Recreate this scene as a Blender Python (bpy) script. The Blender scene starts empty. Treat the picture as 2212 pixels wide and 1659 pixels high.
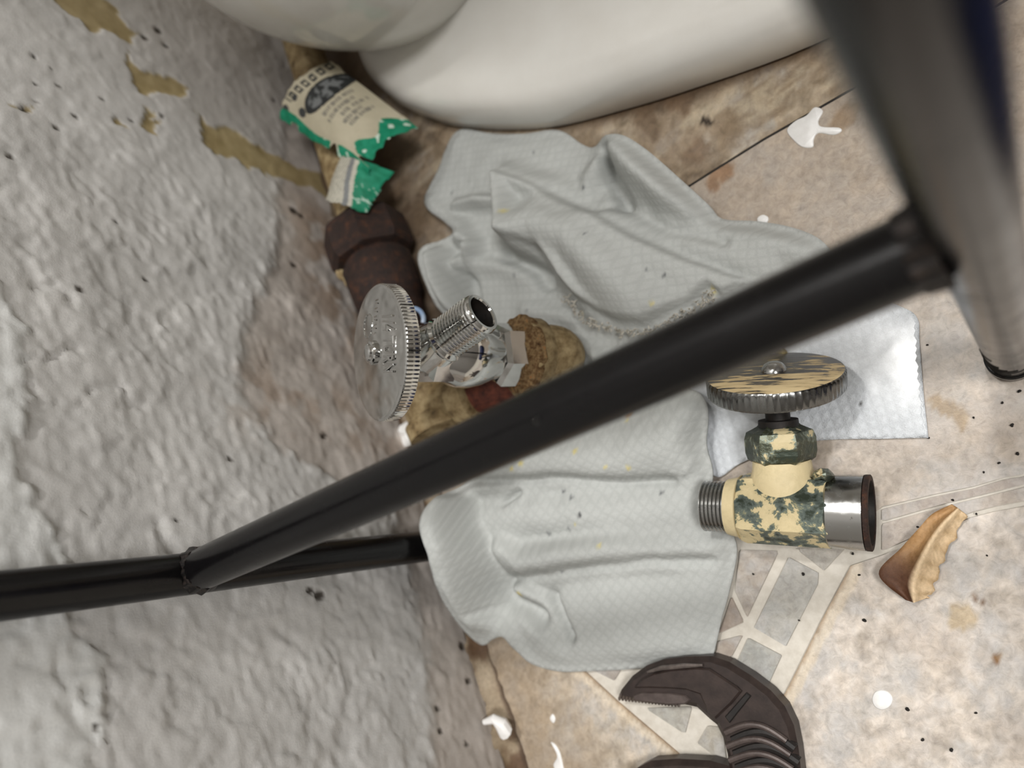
import bpy, bmesh, math, random
import numpy as np
from mathutils import Vector, Matrix

S = bpy.context.scene
COL = S.collection
random.seed(4)
rng = np.random.default_rng(7)

# ------------------------------------------------------------------ camera, world, lights, exposure
F_PX, CX, CY = 1661.0, 1106.0, 829.5
R = np.array([[0.75710653, -0.45142248, -0.47223664],
              [-0.32400341, -0.88715513, 0.3285994],
              [-0.56728431, -0.09577847, -0.81793337]])
C = np.array([0.2232682, 0.0, 0.28])
cam = bpy.data.cameras.new('camera')
cam.sensor_width = 36.0
cam.lens = F_PX / 2212 * 36
cam.clip_start = 0.005
cam.dof.use_dof = True
cam.dof.focus_distance = 0.245
cam.dof.aperture_fstop = 8.0
cam_o = bpy.data.objects.new('camera', cam)
COL.objects.link(cam_o)
M = Matrix((tuple(R[:, 0]), tuple(-R[:, 1]), tuple(-R[:, 2]))).transposed().to_4x4()
M.translation = C
cam_o.matrix_world = M
S.camera = cam_o

w = bpy.data.worlds.new('room_air'); S.world = w; w.use_nodes = True
w.node_tree.nodes['Background'].inputs[0].default_value = (1.0, 1.0, 0.99, 1)
w.node_tree.nodes['Background'].inputs[1].default_value = 0.36

def lamp(name, loc, target, size, watts, col):
    l = bpy.data.lights.new(name, 'AREA'); l.shape = 'DISK'; l.size = size; l.energy = watts; l.color = col
    o = bpy.data.objects.new(name, l); COL.objects.link(o); o.location = loc
    o.rotation_euler = (Vector(target) - Vector(loc)).to_track_quat('-Z', 'Y').to_euler()
    return o
lamp('ceiling_lamp', (0.50, 0.66, 1.95), (0.17, 0.05, 0), 0.18, 22.0, (1.0, 0.985, 0.96))
lamp('ceiling_lamp', (1.15, -0.42, 1.95), (0.1, 0.1, 0), 0.5, 32.0, (1.0, 0.99, 0.975))  # unseen soft fill, added to light the wall and toilet side
lamp('wall_lamp', (0.11, 0.38, 2.15), (0.15, 0.08, 0), 0.12, 8.0, (1.0, 0.985, 0.96))  # unseen small lamp, added for sparkles on the wet wipe
S.view_settings.view_transform = 'Standard'
S.view_settings.look = 'None'
S.view_settings.exposure = -0.2
S.view_settings.gamma = 1.0
S.view_settings.use_curve_mapping = False

# ------------------------------------------------------------------ where a point of the photograph lies in the room
def ray(x, y):
    return R @ (np.array([x - CX, y - CY, F_PX]) / F_PX)
def P(x, y, z=0.0):
    r = ray(x, y); return C + r * ((z - C[2]) / r[2])
def W(x, y, wx=0.0):
    r = ray(x, y); return C + r * ((wx - C[0]) / r[0])
def PZ(x, y, Z):
    return C + ray(x, y) * Z
def V(a): return np.array(a, float)
def unit(a):
    a = V(a); return a / np.linalg.norm(a)

# ------------------------------------------------------------------ noise
def _hash(ix, iy, seed):
    h = (ix.astype(np.int64) * 374761393 + iy.astype(np.int64) * 668265263 + seed * 1442695041) & 0xffffffff
    h = ((h ^ (h >> 13)) * 1274126177) & 0xffffffff
    return ((h ^ (h >> 16)) & 0xffff) / 65535.0
def vnoise(x, y, seed=0):
    x = np.asarray(x, float); y = np.asarray(y, float)
    ix, iy = np.floor(x), np.floor(y)
    fx, fy = x - ix, y - iy
    fx = fx * fx * (3 - 2 * fx); fy = fy * fy * (3 - 2 * fy)
    a = _hash(ix, iy, seed); b = _hash(ix + 1, iy, seed); c = _hash(ix, iy + 1, seed); d = _hash(ix + 1, iy + 1, seed)
    return (a * (1 - fx) + b * fx) * (1 - fy) + (c * (1 - fx) + d * fx) * fy
def fbm(x, y, scale, octaves=4, seed=0, gain=0.5):
    s = 0; amp = 1; tot = 0
    f = 1.0 / scale
    for o in range(octaves):
        s = s + amp * vnoise(x * f + 17.3 * o, y * f - 9.1 * o, seed + o * 31); tot += amp; amp *= gain; f *= 2.03
    return s / tot
def sstep(a, b, x):
    t = np.clip((x - a) / (b - a), 0, 1); return t * t * (3 - 2 * t)
def seg_dist(px, py, line):
    """distance of points to a polyline, and where along it (0..1 per vertex, fractional index)"""
    best = np.full(np.shape(px), 1e9); at = np.zeros(np.shape(px))
    for i in range(len(line) - 1):
        ax, ay = line[i][:2]; bx, by = line[i + 1][:2]
        dx, dy = bx - ax, by - ay
        t = np.clip(((px - ax) * dx + (py - ay) * dy) / (dx * dx + dy * dy + 1e-15), 0, 1)
        d = np.hypot(px - ax - t * dx, py - ay - t * dy)
        m = d < best
        best = np.where(m, d, best); at = np.where(m, i + t, at)
    return best, at
def inside(px, py, poly):
    r = np.zeros(np.shape(px), bool); n = len(poly)
    for i in range(n):
        x1, y1 = poly[i][:2]; x2, y2 = poly[(i + 1) % n][:2]
        c = ((y1 > py) != (y2 > py)) & (px < (x2 - x1) * (py - y1) / (y2 - y1 + 1e-15) + x1)
        r ^= c
    return r
def smooth_poly(pts, n=6, closed=True):
    pts = [V(p) for p in pts]; out = []; N = len(pts)
    rngi = range(N) if closed else range(N - 1)
    for i in rngi:
        g = (lambda k: pts[k % N]) if closed else (lambda k: pts[min(max(k, 0), N - 1)])
        p0, p1, p2, p3 = g(i - 1), g(i), g(i + 1), g(i + 2)
        for k in range(n):
            t = k / n
            out.append(0.5 * (2 * p1 + (p2 - p0) * t + (2 * p0 - 5 * p1 + 4 * p2 - p3) * t * t + (3 * p1 - p0 - 3 * p2 + p3) * t ** 3))
    if not closed: out.append(pts[-1])
    return out

# ------------------------------------------------------------------ colours and materials
def lin(c):
    c = np.asarray(c, float) / 255.0
    return np.where(c <= 0.04045, c / 12.92, ((c + 0.055) / 1.055) ** 2.4)
def L4(c): return tuple(float(v) for v in lin(c)) + (1.0,)

class NT:
    def __init__(s, name):
        s.m = bpy.data.materials.new(name); s.m.use_nodes = True; s.t = s.m.node_tree
        s.b = s.t.nodes['Principled BSDF']
        s.co = s.n('ShaderNodeTexCoord').outputs['Object']
    def n(s, kind, **kw):
        x = s.t.nodes.new(kind)
        for k, v in kw.items(): setattr(x, k, v)
        return x
    def l(s, a, b): s.t.links.new(a, b)
    def noise(s, scale, detail=6, rough=0.6, vec=None, dist=0.0):
        x = s.n('ShaderNodeTexNoise'); x.inputs['Scale'].default_value = scale; x.inputs['Detail'].default_value = detail
        x.inputs['Roughness'].default_value = rough; x.inputs['Distortion'].default_value = dist
        s.l(vec or s.co, x.inputs['Vector']); return x.outputs['Fac']
    def ramp(s, fac, stops):
        x = s.n('ShaderNodeValToRGB'); e = x.color_ramp.elements
        while len(e) < len(stops): e.new(0.5)
        for k, (p, c) in enumerate(stops):
            e[k].position = p; e[k].color = c if len(c) == 4 else tuple(c) + (1,)
        s.l(fac, x.inputs[0]); return x.outputs['Color']
    def mix(s, fac, a, b, kind='MIX'):
        x = s.n('ShaderNodeMix', data_type='RGBA', blend_type=kind)
        for sock, v in ((x.inputs[0], fac), (x.inputs[6], a), (x.inputs[7], b)):
            if hasattr(v, 'is_linked'): s.l(v, sock)
            else: sock.default_value = v
        return x.outputs[2]
    def set(s, **kw):
        for k, v in kw.items():
            i = s.b.inputs[k.replace('_', ' ')]
            if hasattr(v, 'is_linked'): s.l(v, i)
            else: i.default_value = v
        return s
    def bump(s, h, strength, dist=0.001):
        x = s.n('ShaderNodeBump'); x.inputs['Strength'].default_value = strength; x.inputs['Distance'].default_value = dist
        s.l(h, x.inputs['Height']); s.l(x.outputs[0], s.b.inputs['Normal']); return s
    def attr(s, name='Col'):
        return s.n('ShaderNodeVertexColor', layer_name=name).outputs['Color']

def g(v): return (v, v, v, 1)

def painted(name, rough=0.6, amt=0.25, scale=900, bump=0.3, bscale=1500, bdist=0.0004, spec=0.4, metallic=0.0, coat=0.0):
    """colour comes from the mesh's own colour attribute, broken up by fine grain"""
    m = NT(name)
    c = m.mix(1.0, m.attr(), m.ramp(m.noise(scale, 5), [(0.25, g(1 - amt)), (0.75, g(1 + amt))]), 'MULTIPLY')
    m.set(Base_Color=c, Roughness=rough, Metallic=metallic, Specular_IOR_Level=spec, Coat_Weight=coat, Coat_Roughness=0.1)
    if bump: m.bump(m.noise(bscale, 6, 0.65), bump, bdist)
    return m.m
def plain(name, c1, c2, rough=0.5, metallic=0.0, scale=300, bump=0.2, bscale=900, bdist=0.0003, spec=0.5, lo=0.35, hi=0.65, coat=0.0):
    m = NT(name)
    m.set(Base_Color=m.ramp(m.noise(scale, 6), [(lo, L4(c1)), (hi, L4(c2))]), Roughness=rough, Metallic=metallic, Specular_IOR_Level=spec,
          Coat_Weight=coat, Coat_Roughness=0.08)
    if bump: m.bump(m.noise(bscale, 6, 0.65), bump, bdist)
    return m.m

def chrome_mat(name, dirt=0.25, rough=0.05, base=205):
    m = NT(name)
    n1 = m.noise(420, 8, 0.7)
    m.set(Base_Color=m.ramp(n1, [(0.27, L4((base - 70, base - 74, base - 80))), (0.34, L4((base, base, base - 2)))]), Metallic=1.0,
          Roughness=m.ramp(m.noise(250, 6), [(0.45, g(rough)), (0.8, g(rough + dirt))]))
    m.bump(m.noise(90, 2), 0.03, 0.0006)
    return m.m
MAT = {}
MAT['chrome'] = chrome_mat('chrome', 0.10, 0.04)
MAT['handle_chrome'] = chrome_mat('brushed_chrome', 0.08, 0.09, 208)
MAT['old_chrome'] = chrome_mat('worn_chrome', 0.25, 0.18, 165)
MAT['old_rim'] = chrome_mat('dulled_chrome', 0.22, 0.2, 128)
MAT['bore'] = plain('dark_bore', (18, 16, 14), (40, 34, 30), 0.6, 0.3)
# glossy black enamel of the stand
m = NT('black_enamel')
sc = m.noise(900, 8, 0.75)
m.set(Base_Color=m.ramp(sc, [(0.6, L4((12, 11, 12))), (0.8, L4((34, 31, 31)))]), Roughness=m.ramp(m.noise(120, 6), [(0.35, g(0.17)), (0.7, g(0.30))]),
      Specular_IOR_Level=0.26)
m.bump(m.noise(600, 5), 0.08, 0.0004); MAT['enamel'] = m.m
m = NT('scuffed_enamel')
m.set(Base_Color=m.ramp(m.noise(500, 8, 0.7), [(0.45, L4((18, 16, 16))), (0.62, L4((58, 50, 46))), (0.78, L4((104, 72, 46)))]), Roughness=0.4, Metallic=0.5)
m.bump(m.noise(900, 5), 0.2, 0.0004); MAT['weld'] = m.m
# rust
m = NT('rust')
m.set(Base_Color=m.ramp(m.noise(260, 9, 0.72), [(0.32, L4((20, 11, 8))), (0.54, L4((46, 26, 17))), (0.70, L4((84, 48, 24))), (0.84, L4((120, 80, 46)))]), Roughness=0.72)
m.bump(m.noise(500, 8, 0.7), 0.7, 0.001); MAT['rust'] = m.m
m = NT('red_rust')
m.set(Base_Color=m.ramp(m.noise(300, 8, 0.7), [(0.35, L4((54, 22, 16))), (0.65, L4((112, 56, 38)))]), Roughness=0.7)
m.bump(m.noise(600, 8, 0.7), 0.6, 0.0008); MAT['red_rust'] = m.m
# old yellowed galvanised fittings
m = NT('yellowed_galvanised')
m.set(Base_Color=m.ramp(m.noise(170, 9, 0.7), [(0.28, L4((46, 38, 28))), (0.42, L4((122, 102, 70))), (0.6, L4((163, 144, 108))), (0.78, L4((178, 160, 126)))]), Roughness=0.62, Specular_IOR_Level=0.3)
m.bump(m.noise(420, 8, 0.7), 0.5, 0.001); MAT['galv'] = m.m
m = NT('crusted_scale')
m.set(Base_Color=m.ramp(m.noise(520, 9, 0.7), [(0.3, L4((46, 28, 18))), (0.46, L4((112, 84, 54))), (0.58, L4((150, 126, 90))), (0.66, L4((164, 104, 52))), (0.78, L4((196, 160, 118)))]), Roughness=0.85, Specular_IOR_Level=0.2)
m.bump(m.noise(700, 8, 0.75), 0.9, 0.0014); MAT['scale'] = m.m
# peeling cream and green paint of the old valve
def peeling(name, lo, hi, base=(82, 88, 84)):
    m = NT(name)
    f = m.noise(135, 9, 0.62, dist=0.25)
    c = m.ramp(f, [(lo - 0.06, L4((62, 70, 60))), (lo, L4(base)), (hi - 0.03, L4((116, 125, 114))), (hi - 0.015, L4((124, 126, 100))), (hi, L4((196, 180, 140))), (min(hi + 0.2, 1), L4((210, 193, 152)))])
    m.set(Base_Color=c, Roughness=m.ramp(f, [(hi - 0.05, g(0.28)), (hi + 0.02, g(0.55))]), Metallic=m.ramp(f, [(hi - 0.04, g(0.55)), (hi, g(0.0))]))
    m.bump(f, 0.55, 0.0012); return m.m
MAT['peel_body'] = peeling('peeling_cream_paint', 0.47, 0.54, (100, 110, 105))
MAT['peel_nut'] = peeling('peeling_olive_paint', 0.49, 0.57, (74, 76, 58))
MAT['peel_neck'] = peeling('thick_cream_paint', 0.2, 0.30)
MAT['porcelain'] = plain('glazed_porcelain', (216, 213, 206), (222, 220, 214), 0.16, 0, 40, 0.03, 60, 0.0005, 0.5, 0.3, 0.7, 0.3)
MAT['tool'] = plain('brown_tool_steel', (42, 33, 30), (58, 47, 43), 0.42, 0.25, 200, 0.15, 1200, 0.0003, 0.5)
MAT['tool_dark'] = plain('tool_groove', (18, 14, 12), (28, 22, 19), 0.6, 0.1, 300, 0.3)
MAT['tool_plate'] = plain('grey_jaw_steel', (70, 60, 57), (88, 78, 74), 0.42, 0.3, 300, 0.3)
MAT['tool_worn'] = plain('worn_tool_edge', (92, 84, 80), (120, 110, 105), 0.35, 0.6, 400, 0.3)
MAT['grout'] = plain('cream_joint', (194, 187, 175), (208, 202, 191), 0.42, 0, 300, 0.2, 900, 0.0003, 0.5)
m = NT('marbled_vinyl')
f1 = m.noise(330, 9, 0.74, dist=0.6); f2 = m.noise(150, 7, 0.65, dist=0.4)
c = m.mix(1.0, m.attr(), m.ramp(f1, [(0.30, (0.72, 0.70, 0.68, 1)), (0.47, (0.97, 0.95, 0.93, 1)), (0.60, (1.12, 1.11, 1.10, 1)), (0.75, (1.2, 1.2, 1.2, 1))]), 'MULTIPLY')
c = m.mix(1.0, c, m.ramp(f2, [(0.35, (0.93, 0.94, 0.96, 1)), (0.65, (1.05, 1.03, 1.0, 1))]), 'MULTIPLY')
m.set(Base_Color=c, Roughness=0.34, Specular_IOR_Level=0.45); m.bump(m.noise(420, 6), 0.18, 0.0006); MAT['tile'] = m.m
MAT['wall'] = painted('painted_plaster', 0.50, 0.05, 1100, 0.30, 1400, 0.0004, 0.28)
MAT['trim'] = painted('stained_caulk', 0.55, 0.2, 700, 0.5, 900, 0.0008, 0.3)
MAT['paper'] = painted('printed_label_paper', 0.55, 0.06, 1200, 0.2, 900, 0.0003, 0.3)
MAT['leaf'] = painted('dry_leaf', 0.55, 0.16, 900, 0.5, 1200, 0.0005, 0.35)
MAT['white_paint'] = plain('white_paint_drip', (226, 224, 221), (240, 239, 237), 0.35, 0, 200, 0.05)
MAT['grit'] = plain('black_grit', (14, 12, 10), (34, 28, 22), 0.7)
MAT['plaster'] = plain('smooth_plaster', (176, 173, 168), (186, 183, 178), 0.7, 0, 30, 0.2)
MAT['plaster2'] = plain('grey_plaster', (112, 108, 104), (122, 118, 114), 0.7, 0, 30, 0.2)
MAT['ceiling'] = plain('ceiling_paint', (196, 194, 190), (204, 202, 198), 0.8, 0, 30, 0.1)
MAT['brass'] = plain('tarnished_brass', (120, 104, 48), (168, 150, 84), 0.35, 0.7, 300, 0.3)
MAT['clear'] = plain('clear_blue_plastic', (120, 150, 190), (190, 206, 226), 0.2, 0, 120, 0.2)
# waffle-woven cloth: raised squares laid along the cloth's own UV
def cloth_mat(name, wet=0.0):
    m = NT(name)
    uv = m.n('ShaderNodeUVMap', uv_map='weave').outputs[0]
    sep = m.n('ShaderNodeSeparateXYZ'); m.l(uv, sep.inputs[0])
    def sinw(axis):
        a = m.n('ShaderNodeMath', operation='SINE'); mu = m.n('ShaderNodeMath', operation='MULTIPLY'); mu.inputs[1].default_value = 2 * math.pi / 0.0034
        m.l(sep.outputs[axis], mu.inputs[0]); m.l(mu.outputs[0], a.inputs[0]); return a.outputs[0]
    p = m.n('ShaderNodeMath', operation='MAXIMUM'); m.l(sinw(0), p.inputs[0]); m.l(sinw(1), p.inputs[1])
    fine = m.noise(2600, 3, 0.6); soft = m.noise(55, 4)
    c = m.mix(1.0, m.attr(), m.ramp(p.outputs[0], [(0.2, g(1.02)), (0.95, g(0.955))]), 'MULTIPLY')
    c = m.mix(1.0, c, m.ramp(fine, [(0.3, g(0.93)), (0.7, g(1.05))]), 'MULTIPLY')
    h = m.n('ShaderNodeMath', operation='MULTIPLY_ADD'); h.inputs[1].default_value = -0.5
    m.l(p.outputs[0], h.inputs[0]); m.l(fine, h.inputs[2])
    m.set(Base_Color=c, Roughness=0.9 if not wet else 0.6, Specular_IOR_Level=0.15 if not wet else 0.4, Coat_Weight=wet, Coat_Roughness=0.16)
    m.bump(h.outputs[0], 0.24 if not wet else 0.8, 0.0005)
    return m.m
MAT['cloth'] = cloth_mat('waffle_cloth')
MAT['wet_cloth'] = cloth_mat('wet_waffle_cloth', 0.45)

# ------------------------------------------------------------------ object helpers
def empty(name, loc, label, cat, group=None):
    o = bpy.data.objects.new(name, None); COL.objects.link(o); o.location = loc; o.empty_display_size = 0.01
    tag(o, label, cat, group); return o
def tag(o, label=None, cat=None, group=None, kind=None):
    if label: o['label'] = label
    if cat: o['category'] = cat
    if group: o['group'] = group
    if kind: o['kind'] = kind
    return o
def base_of(p):
    return V(p.matrix_basis.translation) if p is not None and p.parent is None else (base_of(p.parent) + V(p.matrix_basis.translation) if p is not None else np.zeros(3))
def obj(name, verts, faces, mat, parent=None, smooth=True, col=None, uv=None, sharp=None):
    """verts are in room coordinates; the object's origin is its parent's base, or its own foot when it stands alone"""
    vs = np.asarray(verts, float)
    off = base_of(parent) if parent is not None else np.array([*(vs[:, :2].min(0) + vs[:, :2].max(0)) / 2, vs[:, 2].min()])
    me = bpy.data.meshes.new(name)
    me.from_pydata((vs - off).tolist(), [], [tuple(int(i) for i in f) for f in faces])
    me.materials.append(mat)
    if smooth: me.polygons.foreach_set('use_smooth', [True] * len(me.polygons))
    if col is not None:
        a = me.color_attributes.new('Col', 'FLOAT_COLOR', 'POINT')
        cc = np.ones((len(vs), 4)); cc[:, :3] = col; a.data.foreach_set('color', cc.ravel())
    if uv is not None:
        u = me.uv_layers.new(name='weave'); li = np.empty(len(me.loops), int); me.loops.foreach_get('vertex_index', li)
        u.data.foreach_set('uv', np.asarray(uv)[li].ravel())
    if sharp is not None: me.set_sharp_from_angle(angle=math.radians(sharp))
    me.update()
    o = bpy.data.objects.new(name, me); COL.objects.link(o)
    if parent is not None: o.parent = parent
    else: o.location = off
    return o
def frame(axis, hint=None):
    a = unit(axis); h = V(hint) if hint is not None else (V((0, 0, 1)) if abs(a[2]) < 0.9 else V((1, 0, 0)))
    u = unit(h - a * (h @ a)); return u, np.cross(a, u), a
class MB:
    """collects pieces of one part"""
    def __init__(s): s.v = []; s.f = []
    def add(s, v, f):
        n = len(s.v); s.v += [tuple(p) for p in v]; s.f += [tuple(i + n for i in q) for q in f]; return s
    def lathe(s, o, axis, prof, seg=48, hint=None, cap=True, rad=None, turn=0.0):
        """prof = [(distance along axis, radius)]; rad(k, ring) can modulate the radius"""
        u, v, a = frame(axis, hint); o = V(o); vs = []; fs = []
        for i, (h, r) in enumerate(prof):
            for k in range(seg):
                t = 2 * math.pi * k / seg + turn; rr = r * (rad(k, i) if rad else 1)
                vs.append(o + a * h + (u * math.cos(t) + v * math.sin(t)) * rr)
        for i in range(len(prof) - 1):
            for k in range(seg):
                k2 = (k + 1) % seg
                fs.append((i * seg + k, i * seg + k2, (i + 1) * seg + k2, (i + 1) * seg + k))
        if cap:
            fs.append(tuple(reversed(range(seg)))); n = (len(prof) - 1) * seg; fs.append(tuple(n + k for k in range(seg)))
        return s.add(vs, fs)
    def tube(s, pts, radii, seg=24, cap=True):
        pts = [V(p) for p in pts]; n = len(pts)
        if not hasattr(radii, '__len__'): radii = [radii] * n
        vs = []; fs = []; u = None
        for i, p in enumerate(pts):
            t = unit(pts[min(i + 1, n - 1)] - pts[max(i - 1, 0)])
            if u is None: u = frame(t)[0]
            u = unit(u - t * (u @ t)); b = np.cross(t, u)
            for k in range(seg):
                a = 2 * math.pi * k / seg; vs.append(p + (u * math.cos(a) + b * math.sin(a)) * radii[i])
        for i in range(n - 1):
            for k in range(seg):
                k2 = (k + 1) % seg; fs.append((i * seg + k, i * seg + k2, (i + 1) * seg + k2, (i + 1) * seg + k))
        if cap: fs.append(tuple(reversed(range(seg)))); fs.append(tuple((n - 1) * seg + k for k in range(seg)))
        return s.add(vs, fs)
    def prism(s, poly, z0, z1, bevel=0.0):
        """poly of (x, y); straight prism with an optional chamfer at the top"""
        p = np.array([q[:2] for q in poly], float); n = len(p)
        area = 0.5 * sum(p[i][0] * p[(i + 1) % n][1] - p[(i + 1) % n][0] * p[i][1] for i in range(n))
        if area < 0: p = p[::-1]
        rings = [(p, z0), (p, z1 - bevel)] if bevel else [(p, z0), (p, z1)]
        if bevel:
            q = []
            for i in range(n):
                e1 = unit(p[i] - p[i - 1]); e2 = unit(p[(i + 1) % n] - p[i]); nn = V((-e1[1] - e2[1], e1[0] + e2[0]))
                l = np.linalg.norm(nn); nn = nn / l if l > 1e-6 else V((-e1[1], e1[0]))
                q.append(p[i] + nn * bevel / max(0.5, abs(nn @ V((-e1[1], e1[0])))))
            rings.append((np.array(q), z1))
        vs = [(x, y, z) for r, z in rings for x, y in r]; fs = []
        for i in range(len(rings) - 1):
            for k in range(n): fs.append((i * n + k, i * n + (k + 1) % n, (i + 1) * n + (k + 1) % n, (i + 1) * n + k))
        fs.append(tuple(reversed(range(n)))); fs.append(tuple((len(rings) - 1) * n + k for k in range(n)))
        return s.add(vs, fs)
    def blob(s, c, r, seed=0, amp=0.25, nu=14, nv=9):
        c = V(c); r = V(r) if hasattr(r, '__len__') else V((r, r, r)); vs = []; fs = []
        rr = np.random.default_rng(seed); ph = rr.uniform(0, 6.28, 6)
        for j in range(nv + 1):
            th = math.pi * j / nv
            for i in range(nu):
                a = 2 * math.pi * i / nu
                k = 1 + amp * (math.sin(2 * a + ph[0]) * math.sin(th) + 0.6 * math.sin(3 * a + ph[1] + 2 * th) + 0.4 * math.sin(5 * a + ph[2]) * math.sin(2 * th)) / 1.6
                vs.append(c + r * k * V((math.sin(th) * math.cos(a), math.sin(th) * math.sin(a), math.cos(th))))
        for j in range(nv):
            for i in range(nu):
                i2 = (i + 1) % nu; fs.append((j * nu + i, (j + 1) * nu + i, (j + 1) * nu + i2, j * nu + i2))
        return s.add(vs, fs)
    def build(s, name, mat, parent=None, smooth=True, sharp=35, **kw):
        return obj(name, s.v, s.f, mat, parent, smooth, sharp=sharp if smooth else None, **kw)

def patch(poly, step):
    """a fine grid of points filling a polygon in plan, its rim snapped to the outline"""
    p = np.array([q[:2] for q in poly]); lo = p.min(0); hi = p.max(0)
    nx, ny = int((hi[0] - lo[0]) / step) + 3, int((hi[1] - lo[1]) / step) + 3
    X, Y = np.meshgrid(lo[0] - step + np.arange(nx) * step, lo[1] - step + np.arange(ny) * step)
    cx = (X[:-1, :-1] + X[1:, 1:]) / 2; cy = (Y[:-1, :-1] + Y[1:, 1:]) / 2
    keep = inside(cx, cy, p)
    used = np.zeros(X.shape, bool); cnt = np.zeros(X.shape, int)
    for dy in (0, 1):
        for dx in (0, 1):
            cnt[dy:ny - 1 + dy, dx:nx - 1 + dx] += keep
    used = cnt > 0
    rim = used & (cnt < 4)
    ring = [tuple(q) for q in p] + [tuple(p[0])]
    rx, ry = X[rim], Y[rim]; bx = rx.copy(); by = ry.copy(); best = np.full(rx.shape, 1e9)
    for i in range(len(ring) - 1):
        ax, ay = ring[i]; ex, ey = ring[i + 1]; dx, dy = ex - ax, ey - ay
        t = np.clip(((rx - ax) * dx + (ry - ay) * dy) / (dx * dx + dy * dy + 1e-15), 0, 1)
        qx, qy = ax + t * dx, ay + t * dy; d = np.hypot(rx - qx, ry - qy); mm = (d < best) & (d < 1.5 * step)
        bx = np.where(mm, qx, bx); by = np.where(mm, qy, by); best = np.where(mm, d, best)
    X[rim] = bx; Y[rim] = by
    idx = -np.ones(X.shape, int); idx[used] = np.arange(used.sum())
    j, i = np.nonzero(keep)
    faces = np.stack([idx[j, i], idx[j, i + 1], idx[j + 1, i + 1], idx[j + 1, i]], 1)
    return X[used], Y[used], faces

def rotv(v, k, a):
    v = V(v); k = unit(k); return v * math.cos(a) + np.cross(k, v) * math.sin(a) + k * (k @ v) * (1 - math.cos(a))

# ================================================================== THE SETTING
def px(pts, z=0.0): return [tuple(P(x, y, z)[:2]) for x, y in pts]
def pw(pts): return [tuple(W(x, y)[1:]) for x, y in pts]

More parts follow.
